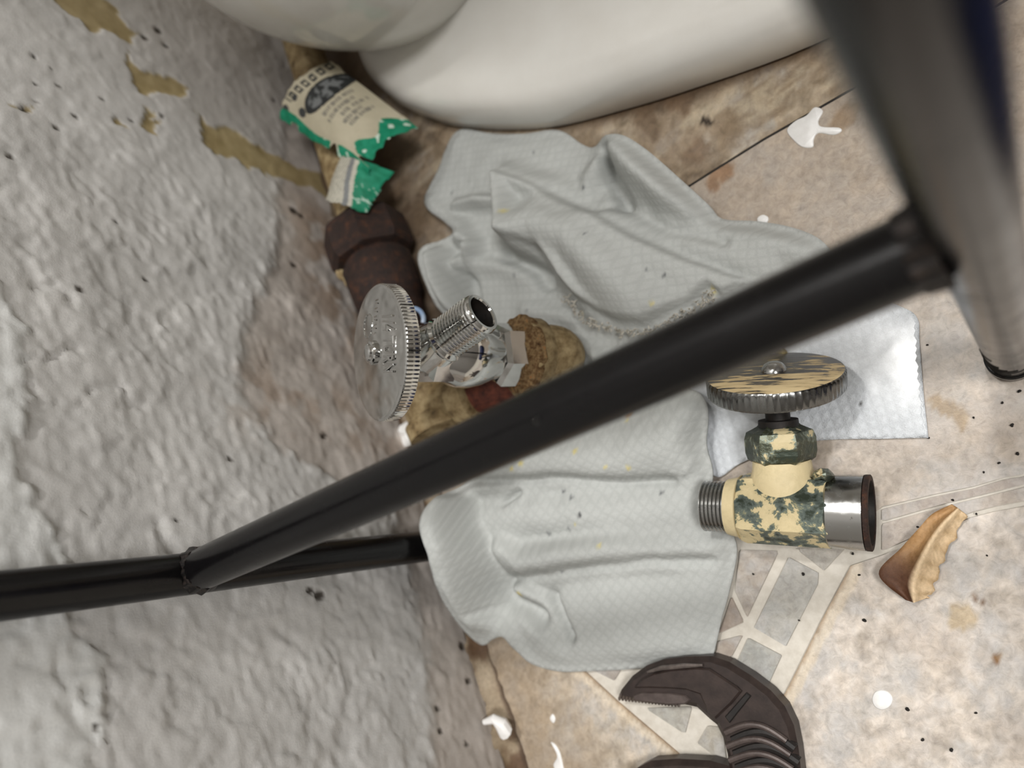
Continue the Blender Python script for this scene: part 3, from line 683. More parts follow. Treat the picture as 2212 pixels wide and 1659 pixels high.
# ---- new chrome stop valve
valve = empty('stop_valve', tuple(V((K[0], K[1], 0))), 'shiny new chrome quarter turn stop valve screwed onto the old pipe elbow', 'valve')
odir = unit(V((1.0, 0.02, 0.03)))
def onax(s): return K + ax * s
b = MB(); b.lathe(onax(-0.0045), ax, [(0, 0.0098), (0.007, 0.0098)], 32); b.build('inlet_thread', MAT['red_rust'], valve)
b = MB(); b.lathe(onax(0.0005), ax, [(0.0, 0.0112), (0.0012, 0.0126), (0.0078, 0.0127), (0.0096, 0.0112), (0.0105, 0.0098)], 6, hint=odir, turn=math.radians(12)); b.build('inlet_hex', MAT['chrome'], valve, smooth=False)
b = MB(); b.lathe(onax(0.010), ax, [(0, 0.0098), (0.003, 0.0106), (0.008, 0.0124), (0.013, 0.0130), (0.018, 0.0124), (0.022, 0.0108), (0.026, 0.0098)], 48)
OB = onax(0.0385)
b.lathe(OB + odir * 0.0, odir, [(0, 0.0092), (0.006, 0.0090), (0.0095, 0.0082)], 48)
b.lathe(onax(0.024) - odir * 0.0135, odir, [(0, 0.0030), (0.0008, 0.0038), (0.0060, 0.0040)], 28)
b.build('valve_body', MAT['chrome'], valve, sharp=45)
b = MB(); b.lathe(onax(0.0295), ax, [(0.0, 0.0098), (0.0010, 0.0120), (0.0090, 0.0120), (0.0105, 0.0096)], 6, hint=odir, turn=math.radians(30)); b.build('bonnet_nut', MAT['chrome'], valve, smooth=False)
b = MB(); b.lathe(onax(0.0390), ax, [(0.0, 0.0066), (0.0005, 0.0072), (LAX - 0.0415, 0.0072), (LAX - 0.0407, 0.0064)], 48); b.build('stem', MAT['chrome'], valve)
pr = [(0.0085, 0.0083), (0.0095, 0.0086), (0.0102, 0.0086), (0.0110, 0.0078)]
z_ = 0.0118
while z_ < 0.0265: pr += [(z_, 0.00785), (z_ + 0.00035, 0.00785), (z_ + 0.0008, 0.00715), (z_ + 0.00110, 0.00715)]; z_ += 0.00142
pr += [(0.0272, 0.0076), (0.0283, 0.0075), (0.0290, 0.0070), (0.0290, 0.0060), (0.0284, 0.0057)]
b = MB(); b.lathe(OB, odir, pr, 72, cap=False); ot = b.build('outlet_thread', MAT['chrome'], valve, sharp=50)
b = MB(); b.lathe(OB, odir, [(0.0139, 0.0053), (0.0150, 0.0056), (0.0284, 0.0057)], 40, cap=False); b.v.append(tuple(OB + odir * 0.0139)); n_ = len(b.v) - 1
b.f += [(n_, (k + 1) % 40, k) for k in range(40)]; b.build('bore', MAT['bore'], ot)
# round knurled handle
HR = 0.0242
hx = unit(HC - ax * 0.0 - HC + V((1, 0, 0)) - ax * ax[0])
def knurl(k, i): return 1.0
tilt_ax = unit(vd := (R @ unit(np.cross(R.T @ unit(C - HC), R.T @ ax))))
hax = rotv(ax, tilt_ax, math.radians(0.0))
b = MB(); SEG = 420
prh = [(-0.0046, 0.0085), (-0.0047, HR * 0.955), (-0.0043, HR * 0.985), (-0.0040, HR), (0.0004, HR), (0.0008, HR * 0.985), (0.0011, HR * 0.955)] + [(0.0011 + 0.0018 * (1 - (q / 0.955) ** 2), HR * q) for q in (0.92, 0.86, 0.78, 0.7, 0.6, 0.5, 0.4, 0.3, 0.2, 0.1)]
def fz(r): return 0.0011 + 0.0018 * (1 - (r / HR / 0.955) ** 2)
b.lathe(HC, hax, prh, SEG, rad=lambda k, i: (0.980 if (k % 4 == 0) else 1.0) if i in (3, 4) else 1.0)
handle = b.build('handle', MAT['handle_chrome'], valve, sharp=40)
b = MB(); b.lathe(HC + hax * 0.0030, hax, [(-0.0006, 0.0044), (0.0007, 0.0044), (0.0012, 0.0040), (0.0014, 0.0031), (0.0022, 0.0029), (0.0027, 0.0022), (0.0028, 0.0010)], 32); b.build('handle_screw', MAT['chrome'], handle)
def text_mesh(body, size, depth):
    cu = bpy.data.curves.new('lettering', 'FONT'); cu.body = body; cu.size = size; cu.extrude = depth; cu.align_x = 'CENTER'; cu.align_y = 'BOTTOM'; cu.resolution_u = 3
    cu.offset = size * 0.006; cu.space_character = 1.15; cu.bevel_depth = 0.00030; cu.bevel_resolution = 1
    t = bpy.data.objects.new('lettering', cu); COL.objects.link(t)
    dg = bpy.context.evaluated_depsgraph_get(); me = bpy.data.meshes.new_from_object(t.evaluated_get(dg))
    v = np.array([q.co for q in me.vertices]); f = [tuple(p.vertices) for p in me.polygons]
    bpy.data.objects.remove(t); bpy.data.curves.remove(cu); bpy.data.meshes.remove(me); return v, f
# on the face: image-right is outwards for the main line, text reads downwards in the photograph
fr_up = unit(np.cross(hax, np.cross(R @ V((1, 0, 0)), hax)))       # across the face, towards the right of the view
fr_rd = unit(np.cross(fr_up, hax))
if (R.T @ fr_rd)[1] < 0: fr_rd = -fr_rd
flip = 1.0 if np.cross(fr_rd, fr_up) @ hax > 0 else -1.0
def letter_on_face(body, size, rad, ang0, name, parent, mat, depth=0.00035, xs=1.0):
    v, f = text_mesh(body, size, depth); v = v * V((xs, 1, 1)); out = []
    for x, y, z in v:
        u_ = ang0 + x; o_ = rad + y - 0.9 * u_ * u_ / HR * 0.35
        out.append(HC + fr_rd * u_ + fr_up * o_ + hax * (fz(math.hypot(u_, o_)) + max(z, -0.0002) + 0.0001))
    f2 = f if flip > 0 else [q[::-1] for q in f]
    return obj(name, out, f2, mat, parent, False)
letter_on_face('1/4 TURN', 0.0096, 0.0082, -0.0030, 'lettering', handle, MAT['chrome'], 0.00035, 0.44)
b = MB()
for k in range(9):
    q = HC + fr_rd * (-0.0185 + k * 0.00145) + fr_up * (0.0012 + 0.0004 * (k % 2)) + hax * fz(0.0185 - k * 0.00145)
    b.tube([q - fr_up * 0.0009 + fr_rd * 0.0003 * (-1) ** k, q + fr_up * 0.0010], 0.00026, 6)
b.build('small_lettering', MAT['chrome'], handle)['kind'] = 'stuff'
b = MB(); ec = HC + fr_rd * -0.0095 + fr_up * -0.0055
b.tube([(lambda q: q + hax * fz(float(np.linalg.norm(q - HC))))(ec + (fr_rd * math.cos(t) + fr_up * math.sin(t)) * 0.0042) for t in np.linspace(0, 2 * math.pi, 41)], 0.00032, 8, cap=False); b.build('round_emblem', MAT['chrome'], handle)

# ================================================================== OLD VALVE LYING ON THE FLOOR
ov = empty('old_stop_valve', tuple(P(1700, 1100)[:2]) + (0,), 'old stop valve with peeling cream and green paint lying on its side', 'valve')
a0 = P(1560, 1094, 0.0158); a1 = P(1884, 1108, 0.0128); bd = unit(a1 - a0); LB = float(np.linalg.norm(a1 - a0))
oc = P(1697, 1098, 0.0135)
hc = P(1672, 805, 0.0225)
sd = unit(hc - oc); LS = float(np.linalg.norm(hc - oc))
def onb(x): return a0 + bd * x
b = MB(); s0 = float((oc - a0) @ bd)
b.lathe(onb(0.006), bd, [(0.0, 0.0085), (0.001, 0.0112), (0.003, 0.0120), (LB * 0.62, 0.0120), (LB * 0.66, 0.0108)], 8, hint=sd, turn=math.radians(22.5))
b.build('valve_body', MAT['peel_body'], ov, smooth=True, sharp=25)
b = MB(); b.lathe(onb(LB * 0.60), bd, [(0, 0.0105), (LB * 0.12, 0.0108), (LB * 0.14, 0.0118), (LB * 0.36, 0.0120)], 44); so = b.build('inlet_socket', MAT['old_chrome'], ov)
b = MB(); b.lathe(onb(LB * 0.93), bd, [(LB * 0.036, 0.01203), (LB * 0.066, 0.01206), (LB * 0.070, 0.0118), (LB * 0.070, 0.0103), (LB * 0.02, 0.0096)], 44, cap=False); b.build('rusty_rim', MAT['rust'], so)
b = MB(); b.lathe(onb(LB * 0.93), bd, [(0.0, 0.0090), (LB * 0.02, 0.0096), (LB * 0.065, 0.0098)], 32, cap=False); b.v.append(tuple(onb(LB * 0.93))); n_ = len(b.v) - 1; b.f += [(n_, (k + 1) % 32, k) for k in range(32)]
b.build('bore', MAT['bore'], so)
b = MB(); pr = []; z_ = -0.0058
while z_ < 0.0058: pr += [(z_, 0.0088), (z_ + 0.0003, 0.0088), (z_ + 0.00075, 0.0081), (z_ + 0.0010, 0.0081)]; z_ += 0.00135
b.lathe(a0, bd, [(-0.0064, 0.0078)] + pr + [(0.0062, 0.0084)], 56); b.build('outlet_thread', MAT['old_chrome'], ov, sharp=45)
b = MB(); b.lathe(onb(LB * 0.05), bd, [(0, 0.0095), (0.004, 0.0104), (0.0045, 0.0110)], 40); b.build('collar', MAT['peel_neck'], ov)
b = MB(); b.lathe(oc, sd, [(0.004, 0.0104), (0.0095, 0.0108), (0.0112, 0.0104), (0.0135, 0.0096), (0.0165, 0.0093)], 44); b.build('neck', MAT['peel_neck'], ov)
b = MB(); b.lathe(oc, sd, [(0.0160, 0.0095), (0.0170, 0.0108), (0.0192, 0.0114), (0.0238, 0.0114), (0.0262, 0.0106), (0.0272, 0.0085), (0.0280, 0.0070), (0.0288, 0.0062)], 6, hint=bd, turn=math.radians(8)); b.build('packing_nut', MAT['peel_nut'], ov, smooth=False)
b = MB(); b.lathe(oc, sd, [(0.0270, 0.0066), (0.0300, 0.0064), (0.0301, 0.0040), (LS - 0.002, 0.0038)], 28); b.build('stem', MAT['bore'], ov)
HRo = 0.0222
b = MB()
pro = [(-0.0062, 0.0060), (-0.0066, HRo * 0.90), (-0.0062, HRo * 0.975), (-0.0054, HRo), (-0.0006, HRo), (0.0002, HRo * 0.975), (0.0004, HRo * 0.94), (0.0007, HRo * 0.7), (0.0009, HRo * 0.3), (0.0010, 0.001)]
view_tilt = unit(np.cross(sd, unit(C - hc)))
cur = math.acos(float(sd @ unit(C - hc)))
had = rotv(sd, view_tilt, cur - math.radians(72.0))
if abs(math.acos(float(had @ unit(C - hc))) - math.radians(72.0)) > 0.02: had = rotv(sd, view_tilt, math.radians(72.0) - cur)
b.lathe(hc, had, pro, 192, rad=lambda k, i: (0.985 if k % 3 == 0 else 1.0) if i in (3, 4) else 1.0)
b2 = MB(); b2.blob(P(1778, 1026, 0.0195), (0.0034, 0.0022, 0.0040), 6, 0.45, 9, 6); b2.blob(P(1796, 1048, 0.0170), (0.0040, 0.0020, 0.0036), 7, 0.45, 9, 6); b2.build('side_lug', MAT['peel_nut'], ov)
# scraped cream paint across the face
m = NT('scraped_cream_face')
mp = m.n('ShaderNodeMapping'); mp.inputs['Scale'].default_value = (1, 1, 1); mp.inputs['Rotation'].default_value = (0, 0, math.radians(20)); m.l(m.co, mp.inputs[0])
mp2 = m.n('ShaderNodeMapping'); mp2.inputs['Scale'].default_value = (50, 620, 320); m.l(mp.outputs[0], mp2.inputs[0])
f0 = m.noise(1.0, 7, 0.62, mp2.outputs[0], 0.3)
dt = m.n('ShaderNodeVectorMath', operation='DOT_PRODUCT'); sb = m.n('ShaderNodeVectorMath', operation='SUBTRACT')
m.l(m.co, sb.inputs[0]); sb.inputs[1].default_value = tuple(hc - base_of(ov))
fdir = unit((R @ V((0.15, 1, 0))) - had * ((R @ V((0.15, 1, 0))) @ had)); m.l(sb.outputs[0], dt.inputs[0]); dt.inputs[1].default_value = tuple(fdir * (0.15 / HRo))
ad = m.n('ShaderNodeMath', operation='ADD'); m.l(f0, ad.inputs[0]); m.l(dt.outputs['Value'], ad.inputs[1]); f = ad.outputs[0]
m.set(Base_Color=m.ramp(f, [(0.44, L4((92, 88, 84))), (0.52, L4((112, 104, 90))), (0.55, L4((190, 168, 126))), (0.7, L4((214, 192, 148)))]), Metallic=m.ramp(f, [(0.51, g(0.85)), (0.55, g(0.0))]),
      Roughness=m.ramp(f, [(0.51, g(0.3)), (0.55, g(0.6))])); m.bump(f, 0.3, 0.0006)
MAT['scraped'] = m.m
oh = b.build('handle', MAT['scraped'], ov, sharp=40)
oh.data.materials.append(MAT['old_rim'])
for p_ in oh.data.polygons:
    if p_.center.length and len(p_.vertices) == 4:
        ctr = V(p_.center) + base_of(ov) - hc; h_ = ctr @ had
        if h_ < -0.0001: p_.material_index = 1
b = MB(); b.lathe(hc, had, [(0.0006, 0.0042), (0.0016, 0.0040), (0.0030, 0.0030), (0.0038, 0.0016), (0.0040, 0.0004)], 28); b.build('handle_screw', MAT['old_chrome'], oh)
b = MB(); b.tube([P(1668 + 26 * math.cos(t), 772 - 20 * math.sin(t), 0.0035) for t in np.linspace(0, 2 * math.pi, 25)], 0.0016, 10, cap=False)
tag(b.build('brass_ring', MAT['brass'], None), 'small yellow brass ring half hidden behind the old valve handle', 'ring')

# ================================================================== CLOTHS
def cloth(name, outline, ridges, base_h, label, mat, seed, step=0.00105, tone=(190, 193, 191), marks=(), weave=0.0, creases=(), cliffs=(), rough_amp=1.0):
    """outline: (px, py, z) round the rim; ridges: ([(px, py, z)...], width); creases: ([(px, py)...], depth, width); cliffs: upper layer polygons"""
    rim = [V(P(*p)) for p in outline]
    poly = smooth_poly([p[:2] for p in rim], 5)
    rz = np.array([p[2] for p in outline]); rzz = smooth_poly([V((z, 0)) for z in rz], 5); rzz = np.array([q[0] for q in rzz])
    X, Y, f = patch(poly, step)
    ring = [(p[0], p[1]) for p in poly] + [tuple(poly[0])]
    d, at = seg_dist(X, Y, ring)
    zi = np.interp(at, np.arange(len(rzz) + 1), np.append(rzz, rzz[0]))
    wx = (fbm(X, Y, 0.02, 3, seed) - 0.5) * 0.006; wy = (fbm(X, Y, 0.02, 3, seed + 7) - 0.5) * 0.006
    h = np.full(X.shape, base_h) + (fbm(X, Y, 0.035, 2, seed + 2) - 0.5) * 0.004 * rough_amp
    h = np.maximum(h, 0.0012)
    acc = np.zeros(X.shape)
    for line, wd in ridges:
        pts = [V(P(*q)) for q in line]
        dd, aa = seg_dist(X + wx * 0.5, Y + wy * 0.5, pts if len(pts) > 1 else pts * 2)
        zz = np.interp(aa, np.arange(len(pts)), [p[2] for p in pts])
        k = np.exp(-(dd / wd) ** 2) * np.maximum(zz - base_h, 0)
        acc = np.power(acc ** 4 + k ** 4, 0.25)
    h = h + acc
    for pl, up, wd in cliffs:
        pp = px(pl, base_h + up); ins = inside(X + wx * 0.25, Y + wy * 0.25, pp); e, _ = seg_dist(X + wx * 0.25, Y + wy * 0.25, pp + [pp[0]])
        h = h + np.where(ins, sstep(0, wd, e), 0) * up
    for line, dp, wd in creases:
        dd, _ = seg_dist(X + wx * 0.35, Y + wy * 0.35, px(line, base_h + 0.006)); h = h - np.exp(-(dd / wd) ** 2) * dp
    wv = fbm(X * 0.7 + Y * 0.3, Y - X * 0.4, 0.013, 3, seed + 3); h = h + (1 - np.abs(2 * wv - 1)) * 0.0016 * rough_amp
    e = np.exp(-(d / 0.005) ** 2)
    h = h * (1 - e) + (zi + (fbm(X, Y, 0.008, 2, seed + 4) - 0.5) * 0.0014 * rough_amp) * e
    h = np.maximum(h, 0.0011)
    c = np.tile(V(tone), (len(X), 1)).astype(float) + (fbm(X, Y, 0.03, 3, seed + 5) - 0.5)[:, None] * 8
    for mx, my, r, colr, amt in marks:
        q = P(mx, my, base_h + 0.006); dd = np.hypot(X + wx * 0.3 - q[0], Y + wy * 0.3 - q[1]); a = sstep(r, r * 0.4, dd) * amt
        c = c + (V(colr) - c) * a[:, None]
    ca, sa = math.cos(weave), math.sin(weave)
    warp = fbm(X, Y, 0.05, 2, seed + 6) * 0.5
    uv = np.stack([X * ca - Y * sa + h * 0.5 + warp * 0.004, X * sa + Y * ca + h * 0.5], 1)
    n = len(X)
    top = np.stack([X, Y, h], 1)
    cnt = {}
    for q in f:
        for k in range(4): cnt[(q[k], q[(k + 1) % 4])] = 1
    edge = [e_ for e_ in cnt if (e_[1], e_[0]) not in cnt]
    bot = top.copy(); bot[:, 2] = np.maximum(h - 0.0009, 0.0002)
    vs = np.vstack([top, bot])
    fs = [tuple(q) for q in f] + [tuple(int(i) + n for i in q[::-1]) for q in f] + [(a, a + n, b_ + n, b_) for a, b_ in edge]
    cc = lin(np.clip(np.vstack([c, c]), 0, 255))
    o = obj(name, vs, fs, mat, None, True, col=cc, uv=np.vstack([uv, uv]))
    return tag(o, label, 'cloth')

DK, YL, BR_ = (84, 86, 88), (206, 190, 118), (168, 112, 60)
cloth('flat_wipe', [(1640, 600, .0012), (1800, 600, .0014), (1930, 655, .0012), (1980, 684, .0012), (1986, 740, .0012), (1996, 860, .0012), (2003, 925, .0012), (2005, 942, .0012), (2005.5, 946, .0012), (2001, 946, .0012), (1985, 946, .0012), (1900, 948, .0012), (1790, 950, .0012), (1700, 962, .0014), (1600, 1000, .0015), (1545, 1030, .0015), (1500, 960, .0015), (1500, 800, .0015)],
      [], 0.0012, 'flat wet white wipe with a square corner beneath the old valve handle', MAT['wet_cloth'], 11, 0.0011, (218, 222, 226), [(1852, 870, .0006, (60, 56, 54), .8)], 0.18, rough_amp=0.06)
cloth('cleaning_rag', [
    (985, 284, .0020), (1060, 288, .0025), (1130, 289, .0025), (1206, 281, .0025), (1258, 312, .0025), (1285, 318, .006), (1308, 292, .015), (1345, 292, .017), (1395, 322, .015), (1460, 378, .012), (1530, 442, .008), (1560, 472, .003), (1640, 478, .0025), (1720, 494, .003), (1775, 520, .005), (1800, 560, .004),
    (1800, 640, .003), (1700, 720, .003), (1560, 780, .003), (1420, 830, .003), (1300, 850, .003), (1262, 790, .004), (1238, 742, .004), (1190, 714, .005), (1110, 704, .005), (1040, 706, .006), (985, 700, .010), (945, 664, .016), (918, 610, .018), (902, 560, .018), (912, 532, .016), (950, 520, .014), (978, 500, .013), (958, 478, .010), (925, 452, .008), (918, 425, .004), (945, 370, .002)],
    [([(1316, 300, .023), (1360, 350, .026), (1430, 400, .024), (1510, 452, .015)], .0080), ([(1292, 335, .014), (1268, 385, .011), (1262, 420, .009)], .006),
     ([(1085, 378, .015), (1150, 402, .016), (1230, 440, .015), (1330, 470, .013)], .0065), ([(1082, 378, .016), (1092, 430, .019), (1098, 500, .023)], .0055),
     ([(1105, 500, .024), (1150, 478, .023), (1230, 500, .024), (1300, 570, .023), (1370, 640, .018), (1430, 665, .014)], .013),
     ([(1300, 480, .017), (1420, 560, .015), (1520, 600, .011)], .012), ([(1190, 545, .017), (1240, 620, .015), (1290, 668, .011)], .007),
     ([(918, 440, .010), (965, 492, .017), (985, 525, .021), (968, 560, .021)], .0046), ([(915, 545, .024), (922, 600, .025), (950, 655, .021), (990, 690, .013)], .0062),
     ([(975, 440, .011), (1020, 432, .013), (1078, 434, .012)], .0032), ([(1010, 570, .009), (1100, 572, .008)], .004),
     ([(1380, 470, .012), (1500, 520, .014), (1650, 560, .010)], .008), ([(1560, 500, .011), (1680, 520, .011), (1770, 545, .009)], .007), ([(1240, 730, .009), (1300, 790, .009)], .004), ([(1130, 670, .008), (1230, 690, .009)], .005)],
    0.0045, 'crumpled upper grey white rag with a torn edge beside the toilet foot', MAT['cloth'], 23, 0.001, (176, 178, 175),
    [(1260, 404, .0012, DK, .85), (1312, 528, .0010, DK, .6), (1455, 603, .0011, DK, .75), (1420, 595, .0010, DK, .5), (960, 407, .0011, DK, .55), (1140, 322, .0011, DK, .5), (1137, 478, .0017, YL, .6), (1100, 505, .0012, YL, .7), (1252, 676, .0012, YL, .7), (1542, 625, .0016, YL, .7), (1432, 668, .0012, YL, .6), (1105, 592, .0010, DK, .5), (1130, 668, .0012, DK, .45)],
    0.5, [([(1305, 318), (1318, 380), (1345, 432)], .014, .0026), ([(1345, 440), (1450, 500), (1560, 520)], .004, .0026), ([(1085, 545), (1140, 572), (1168, 600)], .012, .0036), ([(1008, 535), (1000, 590), (1010, 650)], .010, .0030), ([(1200, 420), (1300, 455), (1345, 440)], .004, .0028)],
    [([(1084, 376), (1140, 392), (1220, 428), (1300, 462), (1400, 520), (1500, 560), (1640, 600), (1560, 640), (1535, 622), (1500, 655), (1470, 672), (1440, 690), (1400, 706), (1345, 698), (1300, 682), (1258, 652), (1225, 610), (1196, 556), (1160, 540), (1112, 530), (1090, 480), (1092, 430)], .0062, .0030)])
cloth('cleaning_rag', [
    (1000, 1046, .012), (960, 1066, .017), (922, 1090, .033), (905, 1135, .0405), (920, 1190, .0415), (938, 1255, .036), (964, 1310, .025), (1002, 1364, .013), (1040, 1394, .006), (1062, 1382, .008), (1085, 1376, .010), (1106, 1398, .007), (1150, 1434, .0035), (1205, 1450, .0020), (1290, 1449, .0018), (1400, 1443, .0018), (1490, 1436, .0018), (1535, 1425, .0018), (1556, 1350, .0025), (1574, 1280, .003), (1590, 1205, .004), (1586, 1160, .006), (1560, 1132, .006), (1534, 1090, .006), (1540, 1020, .008), (1526, 960, .009), (1526, 870, .009), (1470, 830, .008), (1350, 800, .006), (1250, 820, .006), (1120, 900, .008), (1050, 990, .010)],
    [([(930, 1100, .034), (922, 1140, .0405), (932, 1190, .0415), (952, 1258, .036), (992, 1326, .021), (1060, 1372, .010)], .0068), ([(960, 1075, .019), (1020, 1050, .015), (1080, 1050, .013)], .006),
     ([(1075, 1185, .017), (1110, 1215, .018), (1200, 1205, .019), (1330, 1190, .016), (1450, 1180, .013), (1560, 1190, .010)], .0085),
     ([(1060, 1120, .014), (1150, 1110, .016), (1250, 1110, .015), (1400, 1110, .013), (1500, 1110, .011)], .012),
     ([(1050, 1010, .016), (1160, 1000, .018), (1300, 990, .018), (1420, 960, .017), (1500, 930, .015)], .014), ([(1505, 880, .014), (1512, 960, .014), (1500, 1040, .011)], .007),
     ([(1130, 1340, .008), (1190, 1400, .007)], .006), ([(1250, 1300, .008), (1380, 1310, .0085), (1500, 1290, .007)], .016), ([(1110, 1275, .012), (1180, 1310, .009)], .005)],
    0.0045, 'crumpled lower grey white rag lying between the rear leg and the pliers', MAT['cloth'], 37, 0.001, (176, 178, 175),
    [(1228, 1062, .0012, DK, .85), (1248, 1076, .0012, DK, .75), (1270, 1112, .0012, (60, 60, 62), .9), (1428, 1064, .0010, DK, .75), (1197, 1150, .0012, DK, .5), (1180, 968, .0017, BR_, .9), (1160, 1000, .0016, YL, .8), (1140, 1012, .0014, YL, .8), (1272, 976, .0014, YL, .8), (1334, 1008, .0010, YL, .7), (1378, 1010, .0011, YL, .8), (1362, 910, .0012, YL, .7), (1360, 893, .0024, BR_, .7), (1120, 1284, .0016, YL, .85), (1312, 1178, .0011, YL, .7), (1258, 1130, .0009, YL, .6), (1240, 1140, .0012, DK, .5), (1216, 1362, .0011, DK, .6), (1215, 1235, .0010, DK, .4)],
    -0.55, [([(1000, 1110), (1020, 1180), (1050, 1240), (1090, 1290), (1150, 1330)], .006, .0042), ([(1020, 1170), (1025, 1215)], .006, .0026), ([(1090, 1252), (1200, 1236), (1300, 1222), (1420, 1206), (1530, 1216)], .004, .0020), ([(1010, 1045), (1120, 1036), (1220, 1032), (1350, 1040), (1450, 1036)], .0035, .0018), ([(1184, 1290), (1200, 1330), (1220, 1380)], .0045, .0022), ([(1100, 1085), (1130, 1060)], .004, .0014)],
    [([(1010, 1040), (1120, 1034), (1220, 1028), (1350, 1038), (1450, 1034), (1500, 1030), (1560, 930), (1520, 840), (1300, 780), (1060, 940)], .0024, .0014)])

ragA = bpy.data.objects['cleaning_rag']
fr = MB(); rf = np.random.default_rng(12)
tl_ = smooth_poly([V(q) for q in [(1222, 640), (1248, 676), (1290, 700), (1340, 712), (1396, 718), (1436, 700), (1480, 676), (1520, 654), (1540, 628)]], 9, False)
for q in tl_:
    for _ in range(2):
        o_ = V((rf.normal(0, 4), rf.normal(2, 5)))
        a_ = rf.uniform(0, 6.28); l2 = rf.uniform(5, 13)
        p_ = [P(q[0] + o_[0] + t * l2 * math.cos(a_ + t), q[1] + o_[1] + t * l2 * math.sin(a_ + t), 0.0145 + rf.uniform(-.0015, .002)) for t in (0, .5, 1)]
        fr.tube(p_, [0.00028, 0.00034, 0.00016], 5)
fo = fr.build('frayed_edge', plain('frayed_threads', (176, 170, 156), (196, 192, 182), 0.9, 0, 600, 0.2), ragA); fo['kind'] = 'stuff'

# ================================================================== TORN PAPER LABEL ROUND THE PIPE
def sheet(name, corners, nu, nv, bulge, paint, parent=None, label=None, cat=None, curl=0.0):
    """corners TL, TR, BR, BL as (px, py, z); bulge lifts the middle over the pipe; paint(px, py, u, v) -> colour and keep mask"""
    c = [V(P(*q)) for q in corners]; pc = [V(q[:2]) for q in corners]
    U, Vv = np.meshgrid(np.linspace(0, 1, nu), np.linspace(0, 1, nv))
    def bil(a): return ((1 - U) * (1 - Vv))[..., None] * a[0] + (U * (1 - Vv))[..., None] * a[1] + (U * Vv)[..., None] * a[2] + ((1 - U) * Vv)[..., None] * a[3]
    pos = bil(c); pp = bil(pc)
    n1 = fbm(U * 0.05, Vv * 0.05, 0.02, 3, 61)
    pos[..., 2] += bulge * np.sin(math.pi * U) ** 0.8 + (n1 - 0.5) * 0.003 + curl * Vv ** 3
    col, keep = paint(pp[..., 0], pp[..., 1], U, Vv)
    idx = np.arange(nu * nv).reshape(nv, nu)
    kf = keep[:-1, :-1] & keep[1:, 1:] & keep[:-1, 1:] & keep[1:, :-1]
    j, i = np.nonzero(kf)
    f = np.stack([idx[j, i], idx[j + 1, i], idx[j + 1, i + 1], idx[j, i + 1]], 1)
    use = np.unique(f); mp_ = -np.ones(nu * nv, int); mp_[use] = np.arange(len(use)); f = mp_[f]
    vs = pos.reshape(-1, 3)[use]; cl = col.reshape(-1, 3)[use]
    n = len(vs); low = vs - V((0.0002, -0.0001, 0.0004))
    cnt = {}
    for q in f:
        for k in range(4): cnt[(q[k], q[(k + 1) % 4])] = 1
    ed = [e_ for e_ in cnt if (e_[1], e_[0]) not in cnt]
    fs = [tuple(q) for q in f] + [tuple(int(i) + n for i in q[::-1]) for q in f] + [(a, a + n, b_ + n, b_) for a, b_ in ed]
    o = obj(name, np.vstack([vs, low]), fs, MAT['paper'], parent, True, col=lin(np.clip(np.vstack([cl, cl]), 0, 255)))
    return tag(o, label, cat)
def oval(x, y, cx_, cy_, a, b_, ang):
    dx, dy = x - cx_, y - cy_; c_, s_ = math.cos(ang), math.sin(ang)
    return np.hypot((dx * c_ + dy * s_) / a, (-dx * s_ + dy * c_) / b_)
CRE, GRN, INK, GRY = V((178, 170, 148)), V((20, 126, 94)), V((38, 40, 40)), V((128, 124, 112))
